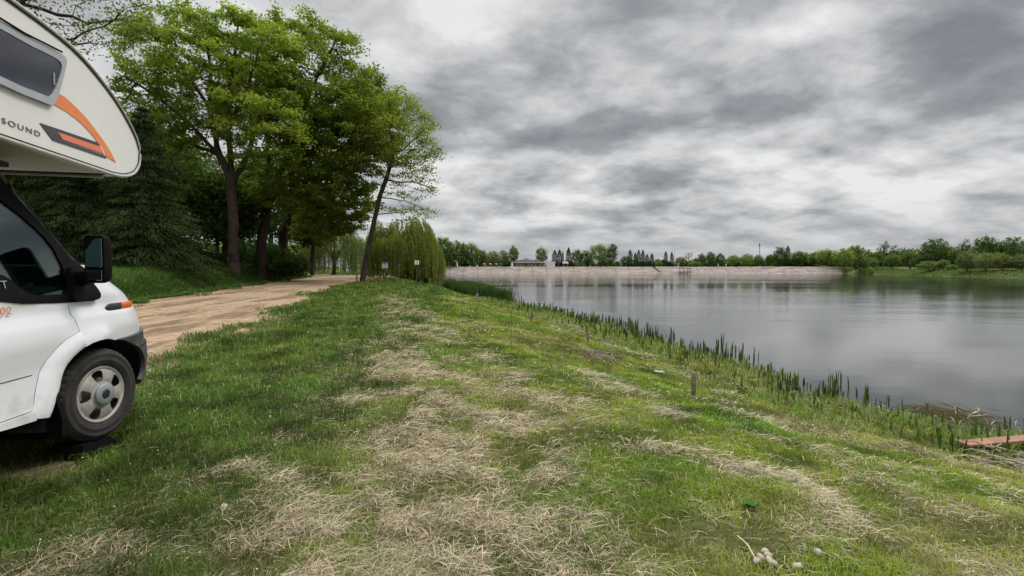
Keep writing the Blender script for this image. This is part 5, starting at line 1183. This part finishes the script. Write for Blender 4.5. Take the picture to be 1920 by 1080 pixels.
# closed wood behind them, read as one mass
def woodland():
    r = np.random.default_rng(5); Cs = []; cols = []
    lanes = [(1440, 1960, 290, 205, 476, 452), (1230, 1450, 320, 320, 491, 482), (960, 1240, 330, 330, 494, 490), (-420, 560, 95, 100, 455, 450), (800, 960, 290, 290, 482, 480)]
    for (a, b, Y0, Y1, t0, t1) in lanes:
        n = int((b - a) / 7)
        for k in range(n):
            f = (k + r.random()) / n; px_ = a + (b - a) * f; Y = (Y0 + (Y1 - Y0) * f) * (1 + .04 * r.random()); X = (px_ - 960) / FPX * Y; z0 = hz1(X, Y); top = t0 + (t1 - t0) * f + r.normal(0, 5)
            h_ = max(2.5, CAMH + (504 - top) / FPX * Y - z0); C = blobpts(230, (X, Y, z0 + h_ * .48), (h_ * .55, h_ * .4, h_ * .52), 300 + k, .3, .3, 1.0); C[:, 2] = np.where(C[:, 2] < z0, z0 + .5 * r.random(len(C)), C[:, 2]); sp_ = 9 / FPX * Y; C = np.concatenate([C, np.stack([X + (r.random(90) - .5) * sp_, Y + r.random(90) * 6, z0 + 3.2 * r.random(90) ** 1.3], -1)]); Cs.append(C)
            c0, c1 = ((.03, .055, .015), (.085, .125, .032)) if r.random() < .6 else ((.07, .11, .025), (.17, .22, .055)); cols.append(pal(c0, c1, r.random(len(C))))
    C = np.concatenate(Cs); tag(link('woodland', leaf_mesh('woodland', C, 1.3, np.concatenate(cols), 6), M_leaf), kind='stuff')
woodland()

# ------------------------------------------------------------------ things on and behind the embankment
M_brick = simple('pinkish brick wall', (.15, .10, .088), .9, var=.25, scale=1.5); M_roof = simple('brown roof tiles', (.045, .030, .027), .85, var=.25, scale=2)
M_wpaint = simple('white weathered paint', (.66, .66, .66), .6, var=.08, scale=2); M_dwood = simple('dark old wood', (.05, .04, .032), .85, var=.3, scale=5)
M_tan = simple('tan sheet roof', (.30, .25, .17), .8, var=.15); M_metal = simple('galvanised metal', (.22, .23, .23), .5, metal=.6, var=.1); M_dkglass = simple('dark window pane', (.02, .022, .026), .1)
M_wood = simple('weathered brown stake wood', (.15, .11, .060), .9, var=.35, scale=14, bump=.4); M_blue = simple('blue canvas', (.06, .14, .26), .7); M_fig = simple('pale clothing', (.55, .52, .5), .8)
def FX(px, Y): return (px - 960) / FPX * Y
def FZt(py, Y): return CAMH + (504 - py) / FPX * Y
def pavilion():
    Y = 262.0; x0, x1 = FX(966, Y), FX(1020, Y); z0 = 2.42; ze, zr = FZt(492.3, Y), FZt(487.0, Y); cx_ = (x0 + x1) / 2; L = x1 - x0; D = 7.0
    t = empty('pavilion', (cx_, Y, z0)); tag(t, 'long low brick pavilion with a brown hipped roof on the embankment', 'building')
    hE, hR = ze - z0, zr - z0; m = MB(); m.box((0, 0, hE / 2), (L, D, hE)); m.build('wall', M_brick, t)
    e = .5; m = MB(); m.add([(-L / 2 - e, -D / 2 - e, hE), (L / 2 + e, -D / 2 - e, hE), (L / 2 + e, D / 2 + e, hE), (-L / 2 - e, D / 2 + e, hE), (-L / 2 + 3, 0, hR), (L / 2 - 3, 0, hR)], [(0, 1, 5, 4), (1, 2, 5), (2, 3, 4, 5), (3, 0, 4), (3, 2, 1, 0)]); m.build('roof', M_roof, t)
    m = MB(); m.box((0, -D / 2 - e, hE - .06), (L + 2 * e, .08, .2)); m.build('fascia', M_wpaint, t)
    for k in range(7):
        x = -L / 2 + 1.3 + k * (L - 2.6) / 6
        if k in (2, 5): o = MB().box((x, -D / 2 - .03, .85), (1.0, .08, 1.7)).build('door', M_dwood, t); MB().box((x + .35, -D / 2 - .1, .85), (.05, .06, .12)).build('handle', M_metal, o)
        else:
            o = MB().box((x, -D / 2 - .02, 1.15), (1.35, .08, 1.0)).build('window', M_wpaint, t); MB().box((x, -D / 2 - .05, 1.15), (1.15, .06, .82)).build('pane', M_dkglass, o)
    m = MB(); m.box((L / 2 - 4, 1.2, hR - .1), (.7, .7, .9)); m.build('chimney', M_brick, t)
pavilion()
def kiosk():
    Y = 257.5; x = FX(1032.5, Y); w_ = 15 / FPX * Y; h_ = FZt(491.2, Y) - 2.42
    t = empty('kiosk', (x, Y, 2.42)); tag(t, 'white box-shaped kiosk on the embankment right of the pavilion', 'kiosk')
    MB().box((0, 0, h_ / 2), (w_, 2.4, h_)).build('wall', M_wpaint, t); MB().box((0, 0, h_ + .04), (w_ + .25, 2.65, .1)).build('roof', M_wpaint, t)
    MB().box((-.1, -1.22, h_ * .55), (w_ * .75, .06, h_ * .42)).build('shutter', simple('pale grey shutter', (.5, .5, .5), .6), t)
kiosk()
def hut():
    Y = 258.5; x = FX(1060, Y); z0 = 2.42; t = empty('hut', (x, Y, z0)); tag(t, 'small wooden hut with a tan sloping roof beside dark conifers', 'hut')
    w_ = 2.5; h_ = FZt(494, Y) - z0
    MB().box((-w_ / 2 + .35, 0, h_ / 2), (.7, 1.8, h_)).box((w_ / 2 - .35, 0, h_ / 2), (.7, 1.8, h_)).box((0, .6, h_ / 2), (w_ - 1.3, .6, h_)).build('wall', M_brick, t)
    MB().add([(-1.6, -1.3, h_ - .02), (1.6, -1.3, h_ - .02), (1.35, .2, h_ + 1.0), (-1.35, .2, h_ + 1.0), (1.6, 1.3, h_), (-1.6, 1.3, h_)], [(0, 1, 2, 3), (3, 2, 4, 5), (0, 3, 5), (1, 4, 2), (0, 5, 4, 1)]).build('roof', M_tan, t)
    MB().box((0, .26, h_ * .45), (.9, .06, h_ * .85)).build('door', M_dwood, t)
hut()
def picnic(px, lb):
    Y = 256.6; t = empty('picnic_table', (FX(px, Y), Y, 2.5)); tag(t, lb, 'picnic table', 'dark tables in front of the pavilion')
    MB().box((0, 0, .76), (1.9, .75, .06)).build('tabletop', M_dwood, t)
    for s_ in (-1, 1): MB().box((0, .75 * s_, .45), (1.9, .28, .05)).build('bench', M_dwood, t); MB().box((.7 * s_, 0, .4), (.08, 1.5, .07)).tube([(.7 * s_, -.6, 0), (.7 * s_, -.2, .75)], .04, 4).tube([(.7 * s_, .6, 0), (.7 * s_, .2, .75)], .04, 4).build('leg', M_dwood, t)
for px, lb in ((977, 'dark picnic table below the left windows of the pavilion'), (983.5, 'dark picnic table beside the left one, below the pavilion'), (999, 'dark picnic table below the middle of the pavilion'), (1012, 'dark picnic table below the right end of the pavilion')): picnic(px, lb)
def parasol(px, mt, lb):
    Y = 256.4; t = empty('parasol', (FX(px, Y), Y, 2.5)); tag(t, lb, 'parasol', 'parasols left of the pavilion')
    m = MB(); n = 8; rr = 1.35; vs = [(0, 0, 1.75)] + [(rr * math.cos(k * 6.283 / n), rr * math.sin(k * 6.283 / n), 1.25) for k in range(n)]
    m.add(vs + [(v[0] * .98, v[1] * .98, v[2] - .03) for v in vs], [(0, 1 + k, 1 + (k + 1) % n) for k in range(n)] + [(n + 1, n + 2 + (k + 1) % n, n + 2 + k) for k in range(n)])
    o = m.build('canopy', mt, t); o.rotation_euler = (R(-14), R(12), 0); MB().tube([(0, 0, 0), (0, 0, 1.7)], .03, 6).build('pole', M_wpaint, t)
for px, mt, lb in ((907, M_wpaint, 'white tilted parasol, leftmost by the lamp post'), (918.5, M_wpaint, 'middle one of the three white tilted parasols'), (930, M_wpaint, 'white tilted parasol next to the blue one'), (938.5, M_blue, 'small blue parasol right of the white ones')): parasol(px, mt, lb)
def lamp(px, top, Y, lb, double=False):
    z0 = 2.42; h_ = FZt(top, Y) - z0; t = empty('lamp_post', (FX(px, Y), Y, z0)); tag(t, lb, 'lamp post')
    MB().tube([(0, 0, 0), (0, 0, h_ * .6), (0, 0, h_)], [.08, .06, .05], 6).build('pole', M_metal, t)
    for s_ in ((-1, 1) if double else (1,)): MB().box((s_ * .45, 0, h_), (.9, .25, .14), bev=.05).build('lamp_head', M_wpaint, t)
lamp(897, 482, 256.5, 'single grey lamp post left of the white parasols'); lamp(1047, 484, 257.5, 'double-headed lamp post between the white kiosk and the small hut', True)
def mast(px, top, Y, lb, lattice=False):
    X = FX(px, Y); z0 = hz1(X, Y) - .1; h_ = FZt(top, Y) - z0; t = empty('mast', (X, Y, z0)); tag(t, lb, 'mast')
    if lattice:
        m = MB()
        for k in range(3): a = k * 2.094; m.tube([(.5 * math.cos(a), .5 * math.sin(a), 0), (.22 * math.cos(a), .22 * math.sin(a), h_)], .07, 4)
        for j in range(24):
            f0, f1 = j / 24, (j + 1) / 24; a = (j % 3) * 2.094; b = ((j + 1) % 3) * 2.094; r0, r1 = .5 - .28 * f0, .5 - .28 * f1; m.tube([(r0 * math.cos(a), r0 * math.sin(a), h_ * f0), (r1 * math.cos(b), r1 * math.sin(b), h_ * f1)], .045, 4)
        m.build('lattice', M_metal, t); MB().box((0, 0, h_ * .93), (.7, .5, 1.4)).build('antenna', M_metal, t)
    else: MB().tube([(0, 0, 0), (0, 0, h_)], [.1, .05], 6).build('pole', M_dwood, t); MB().box((0, 0, h_), (.3, .3, .25)).build('cap', M_metal, t)
mast(1263.5, 468, 261, 'thin dark mast rising beside the lone pointed conifer'); mast(1423, 456, 300, 'tall lattice mast rising above the light green trees', True)
def jetty():
    Y = 246.0; x0, x1 = FX(1272, Y), FX(1294, Y); zt = FZt(503.2, Y); L = x1 - x0; t = empty('jetty', ((x0 + x1) / 2, Y, WATER)); tag(t, 'dark iron jetty platform standing in the water against the embankment', 'jetty')
    hT = zt - WATER; MB().box((0, .6, hT), (L, 3.2, .22)).build('deck', M_dwood, t); MB().box((.4, -.6, .75), (L + 1.0, .35, .3)).build('lower_beam', M_dwood, t)
    for x in (-L * .42, -L * .1, L * .25, L * .42): MB().tube([(x, -.7, -1), (x, -.7, hT)], .12, 6).build('leg', M_dwood, t)
    m = MB(); m.tube([(-L / 2, -.95, hT + .1), (-L / 2, -.95, hT + .7), (L / 2, -.95, hT + .7), (L / 2, -.95, hT + .1)], .05, 4); m.build('railing', M_dwood, t)
jetty()
def ramp_steps():
    Y = 248.0; t = empty('steps', (FX(1236, Y), Y, WATER)); tag(t, 'dark steps cut into the embankment left of the jetty', 'steps')
    m = MB()
    for k in range(9): m.box((-1.1 + .0 + k * .28 - .2, .15 + 5.6 * (1 - k / 9.0), 3.15 * (1 - k / 9.0) + .18), (.75, 1.0, .34))
    m.build('tread', simple('dark stained concrete', (.07, .055, .045), .9, var=.3), t)
ramp_steps()
def walker(px, lb):
    Y = 257.2; s_ = 1.0; t = empty('person', (FX(px, Y), Y, 2.44)); tag(t, lb, 'person', 'people walking on the embankment')
    me_ = bpy.data.meshes.new('body'); vs = [(0, 0, .92), (0, 0, 1.2), (0, 0, 1.42), (0, 0, 1.52), (0, 0, 1.70), (.19, 0, 1.40), (.25, .03, 1.12), (.22, -.10, .88), (-.19, 0, 1.40), (-.25, -.03, 1.12), (-.22, .10, .88), (.10, .0, .88), (.11, .08, .48), (.11, -.02, .06), (-.10, 0, .88), (-.11, -.08, .48), (-.11, -.20, .08)]
    es = [(0, 1), (1, 2), (2, 3), (3, 4), (2, 5), (5, 6), (6, 7), (2, 8), (8, 9), (9, 10), (0, 11), (11, 12), (12, 13), (0, 14), (14, 15), (15, 16)]; rr = [.16, .15, .16, .065, .11, .07, .045, .035, .07, .045, .035, .10, .065, .05, .10, .065, .05]
    me_.from_pydata(vs, es, []); o = link('body', me_, M_fig, t); md = o.modifiers.new('skin', 'SKIN')
    for i, v in enumerate(me_.skin_vertices[0].data if me_.skin_vertices else []): v.radius = (rr[i], rr[i])
    if not me_.skin_vertices:
        b = bmesh.new(); b.from_mesh(me_); lay = b.verts.layers.skin.verify(); b.verts.ensure_lookup_table()
        for i, v in enumerate(b.verts): v[lay].radius = (rr[i], rr[i]); v[lay].use_root = (i == 0)
        b.to_mesh(me_); b.free()
    o.modifiers.new('sub', 'SUBSURF').levels = 1; MB().lathe([(.001, 1.84), (.07, 1.82), (.11, 1.72), (.10, 1.62), (.05, 1.58)], 10).build('hair', M_dwood, o)
walker(1346, 'person in pale clothes walking on the embankment below the dark trio of trees'); walker(1361, 'person in pale clothes on the embankment, right of the other walker')

# ------------------------------------------------------------------ near things on the bank
def stake(px, base, top, wpx, lb, dist=None, lean=0.0, mt=None):
    if dist is None: p = at(px, base)
    else: p = Vector((FX(px, dist), dist, WATER - .3))
    h_ = (base - top) / FPX * p.y + (0 if dist is None else .3 + 0); r_ = max(.016, wpx / FPX * p.y / 2)
    m = MB(); m.tube([(0, 0, -.15), (lean * h_ * .5, 0, h_ * .5), (lean * h_, 0, h_ - r_ * .3), (lean * h_, 0, h_)], [r_, r_ * 1.04, r_, r_ * .86], 12); o = m.build('wooden_stake', mt or M_wood, smooth=True); o.location = p; tag(o, lb, 'stake', 'stakes along the bank')
stake(1300, 748, 697, 8.5, 'thick round brown stake, nearest the camera on the bank')
stake(997, 603, 580, 5, 'brown stake at the edge of the reeds, above the dark brush heap'); stake(1102, 642, 617, 4, 'thin pale stake standing in the marsh grass right of the dark brush heap')
stake(1090, 607, 592, 4, 'dark stub standing in the shallow water', mt=M_dwood); stake(940, 577, 565, 3, 'small stake at the right end of the tall reed bed')
stake(895, 563, 550, 4, 'short grey stake in front of the tall reed bed', mt=simple('grey stake', (.18, .19, .17), .8)); stake(669, 529, 508, 3.0, 'dark fence stake just left of the leaning tree'); stake(744, 534, 522, 1.6, 'thin rod between the two signs')
M_panel = simple('grey sign panel', (.45, .46, .45), .6, var=.05); M_wsign = simple('white sign plate', (.75, .75, .72), .5, var=.04)
def sign_a():
    p = at(722, 528); t = empty('notice_board', p); tag(t, 'grey twin notice boards with a little roof on a dark post by the leaning tree', 'notice board'); s_ = p.y / FPX
    MB().tube([(0, 0, -.2), (0, 0, 33 * s_)], 1.0 * s_, 8).build('post', M_dwood, t)
    for k in (-1, 1): MB().box((k * 2.9 * s_, -.04, 30.5 * s_), (5.3 * s_, .03, 11.5 * s_), bev=.01).build('board', M_panel, t)
    MB().box((0, 0, 37.4 * s_), (13.5 * s_, .35, 1.3 * s_)).build('roof', M_dwood, t); MB().tube([(0, .02, 24 * s_), (0, .02, 37 * s_)], .8 * s_, 6).build('bracket', M_dwood, t)
def sign_b():
    p = at(781, 540); t = empty('small_sign', p); tag(t, 'small white sign with a dark mark on a thin post by the water', 'sign'); s_ = p.y / FPX
    MB().tube([(0, 0, -.2), (.3 * s_, 0, 28 * s_), (1.5 * s_, 0, 45 * s_)], .85 * s_, 8).build('post', M_dwood, t)
    b_ = MB().box((1.5 * s_, -.05, 47.5 * s_), (8 * s_, .02, 7.2 * s_), bev=.006).build('sign_plate', M_wsign, t)
    MB().tube([(.3 * s_, -.065, 45.5 * s_), (.3 * s_, -.065, 48.2 * s_), (1.5 * s_, -.065, 49.6 * s_), (2.7 * s_, -.065, 48.2 * s_), (2.7 * s_, -.065, 45.5 * s_)], .45 * s_, 6).build('mark', M_black, b_)
sign_a(); sign_b()
def tyre(px, py, w_, lb, rz=.2):
    p = at(px, py); r_ = w_ / FPX * p.y / 2; m = MB(); n = 20; V = []
    for i in range(n + 1):
        a = math.pi * i / n
        for k in range(10):
            b = 2 * math.pi * k / 10; rr = r_ * .80 + r_ * .20 * math.cos(b); V.append((rr * math.cos(a), r_ * .30 * math.sin(b), rr * math.sin(a) * .62))
    m.add(V, [(i * 10 + k, i * 10 + (k + 1) % 10, (i + 1) * 10 + (k + 1) % 10, (i + 1) * 10 + k) for i in range(n) for k in range(10)]); o = m.build('half_buried_tyre', M_black, smooth=True); o.location = p - Vector((0, 0, .03)); o.rotation_euler = (0, 0, rz); tag(o, lb, 'tyre', 'half-buried tyres on the grass')
tyre(722, 530.5, 14, 'half-buried black tyre at the foot of the notice boards', .1); tyre(765, 538, 10, 'half-buried black tyre between the notice boards and the white sign', -.3); tyre(807, 546, 10, 'half-buried black tyre between the white sign and the reed bed', -.35)
tyre(845, 551.5, 12, 'half-buried black tyre at the foot of the tall reed bed', .2); tyre(817, 533, 12, 'large black tyre under the water end of the willow', .9)
def rock(name, p, r_, sc, mt, seed, lb, cat, group=None):
    b = bmesh.new(); bmesh.ops.create_icosphere(b, subdivisions=3, radius=1.0); rg = np.random.default_rng(seed); o_ = rg.random(3) * 50
    for v in b.verts:
        c = v.co; k = 1 + .30 * (float(vnoise(np.array([c.x * 1.3 + o_[0]]), np.array([c.y * 1.3 + c.z * 1.1 + o_[1]]), seed)[0]) - .5) + .10 * (float(vnoise(np.array([c.x * 4 + o_[0]]), np.array([c.y * 4 + c.z * 3 + o_[1]]), seed)[0]) - .5); v.co = Vector((c.x * sc[0], c.y * sc[1], c.z * sc[2])) * r_ * k
    me_ = bpy.data.meshes.new(name); b.to_mesh(me_); b.free(); o = link(name, me_, mt, None, True); o.location = p; o.rotation_euler = (0, 0, seed * 1.3); return tag(o, lb, cat, group)
rock('stump', at(693.5, 526) + Vector((0, 0, .08)), .20, (1.1, .9, .9), simple('rusty brown wood', (.20, .075, .035), .9, var=.4, scale=8), 3, 'rusty brown lump lying on the sand right of the leaning tree', 'stump')
M_stone = simple('pale buff pebble', (.30, .26, .195), .8, var=.12, scale=20)
for k, (px, py, lb) in enumerate([(1434, 1041, 'top pebble of the little heap of pale pebbles'), (1425, 1052, 'left pebble of the little heap of pale pebbles'), (1441, 1049, 'upper right pebble of the little heap of pale pebbles'), (1442, 1057, 'middle pebble of the little heap of pale pebbles'), (1449, 1064, 'lowest right pebble of the little heap of pale pebbles'), (1419, 1060, 'leftmost low pebble of the little heap of pale pebbles'), (1534, 1043, 'lone pale pebble in the grass right of the pebble heap'), (1495, 1070, 'lone pale pebble nearest the bottom edge of the photo')]):
    rock('pebble', at(px, py) + Vector((0, 0, .022)), .020, (1.15, .85, .7), M_stone, 10 + k, lb, 'pebble', 'pale pebbles in the grass')
def stick():
    a, b = at(1382, 1018), at(1418, 1062); mid = (a + b) / 2 + Vector((.005, 0, .05)); o = MB().tube([a + Vector((0, 0, .04)), mid, b + Vector((0, 0, .03))], [.003, .0045, .004], 6).build('dry_stick', M_straw2, smooth=True); tag(o, 'dry pale stick pointing at the heap of pebbles', 'stick')
M_straw2 = simple('dry stalk', (.42, .35, .23), .8, var=.2, scale=20); stick()
def plank():
    a, b = at(1805, 846), Vector((6.7 + 1.2, 6.35, WATER + .30)); a.z += .09; d = b - a; L = d.length + .5; yaw = math.atan2(d.y, d.x)
    t = MB(); t.box((L / 2, 0, 0), (L, .17, .035), bev=.006); o = t.build('wooden_plank', simple('orange painted plank', (.21, .105, .062), .9, var=.25, scale=5, bump=.2)); o.location = a; o.rotation_euler = (0, -math.asin(d.z / d.length), yaw)
    tag(o, 'faded orange plank resting on the bank at the right edge, reaching over the water', 'plank')
plank()
def brush(px, py, n, sx, sy, lb, mt, seed, hh=.10, ang=2.4):
    p = at(px, py); r = random.Random(seed); m = MB()
    for k in range(n):
        a = ang + r.gauss(0, .55); l = .12 + .35 * r.random(); c = Vector((r.gauss(0, sx), r.gauss(0, sy), hh * r.random())); d_ = Vector((math.cos(a) * l / 2, math.sin(a) * l / 2, r.uniform(-.04, .07)))
        m.tube([c - d_, c + Vector((r.gauss(0, .02), r.gauss(0, .02), .03)), c + d_], [.006 + .010 * r.random(), .008, .003], 5)
    o = m.build('brush_heap', mt, smooth=True); o.location = p; tag(o, lb, 'brush heap')
brush(1115, 672, 85, .26, .30, 'heap of dark dead brush in the grass, left of the thick stake', simple('dead twigs', (.15, .115, .085), .9, var=.5, scale=9), 3); brush(1918, 882, 75, .28, .22, 'tangle of grey-brown dead reeds under the orange plank', simple('grey dead reeds', (.26, .21, .16), .9, var=.4, scale=9), 4, .14, 2.8)
def bottle():
    p = at(1236, 702); m = MB(); m.lathe([(.0001, -.13), (.035, -.128), (.037, -.10), (.036, .06), (.030, .09), (.014, .115), (.014, .14), (.0001, .142)], 14); o = m.build('plastic_bottle', simple('pale plastic', (.38, .44, .42), .4), smooth=True)
    o.location = p + Vector((0, 0, .045)); o.rotation_euler = (0, R(88), R(-38)); o.scale = (.7, .7, .8); tag(o, 'pale plastic bottle lying in the grass left of the thick stake', 'bottle')
bottle()
def beam(px0, px1, py, lb, z=.0, h=.25):
    a, b = at(px0, py), at(px1, py); m = MB(); L = (b - a).length; m.box((0, 0, h), (L, .3, .12), bev=.02).box((-L * .4, 0, h / 2), (.2, .25, h)).box((L * .4, 0, h / 2), (.2, .25, h)); o = m.build('low_bench', M_wpaint); o.location = (a + b) / 2; o.rotation_euler = (0, 0, math.atan2(b.y - a.y, b.x - a.x)); tag(o, lb, 'bench')
beam(701, 721, 516.5, 'low white bench on the grass behind the notice boards'); 
def rail():
    Y = 92.0; x0, x1 = FX(650, Y), FX(694, Y); z = hz1((x0 + x1) / 2, Y); t = empty('railing', ((x0 + x1) / 2, Y, z)); tag(t, 'long low white railing beyond the road, seen past the leaning tree', 'railing'); L = x1 - x0
    for k in range(2): MB().box((0, 0, .45 + .28 * k), (L, .06, .12)).build('rail', M_wpaint, t)
    for k in range(5): MB().box((-L / 2 + L * k / 4, .05, .35), (.1, .06, .8)).build('post', M_wpaint, t)
rail()
def dock():
    p = at(1404, 958); t = empty('dock_plant', p); tag(t, 'broad-leaved dark green weed standing above the pebble heap', 'plant'); r = random.Random(2); m_ = simple('dock leaf', (.05, .12, .02), .8, var=.3, spec=.1)
    for k in range(7):
        a = k * .9 + r.random(); l = .05 + .03 * r.random(); w_ = l * .3; m = MB(); el = R(35 + 30 * r.random()); D = Vector((math.cos(a) * math.cos(el), math.sin(a) * math.cos(el), math.sin(el))); B = Vector((-math.sin(a), math.cos(a), 0)); U = D.cross(B)
        pts = []
        for j, (f, ww) in enumerate(((0, .1), (.2, .3), (.45, 1), (.75, .8), (1, .02))):
            c = D * l * f - Vector((0, 0, f * f * l * .3)) + Vector((0, 0, .02)); pts += [c - B * w_ * ww, c - U * .004, c + B * w_ * ww]
        m.add(pts, [(3 * j + i, 3 * j + i + 1, 3 * j + i + 4, 3 * j + i + 3) for j in range(4) for i in range(2)]); m.build('leaf', m_, t, True)
dock()
def dandelion(px, py, h_, r_, lb):
    p = at(px, py); t = empty('dandelion', p); tag(t, lb, 'dandelion'); MB().tube([(0, 0, 0), (.004, 0, h_ * .5), (0, .002, h_)], .0022, 6).build('stem', simple('flower stem', (.22, .2, .1), .7), t)
    r = np.random.default_rng(3); n = 240; v = r.normal(0, 1, (n, 3)); v /= np.linalg.norm(v, axis=1, keepdims=True); C = v * r_ * (.75 + .25 * r.random(n))[:, None] + np.array([0, 0, h_]); o = link('seed_head', leaf_mesh('seed_head', C, r_ * .35, np.tile([.62, .60, .50], (n, 1)), 5), M_straw, t)
dandelion(420, 960, .03, .020, 'fluffy dandelion clock low in the hay at the lower left'); dandelion(507, 800, .09, .010, 'small pale seed head on a bent stalk in the grass right of the wheel')
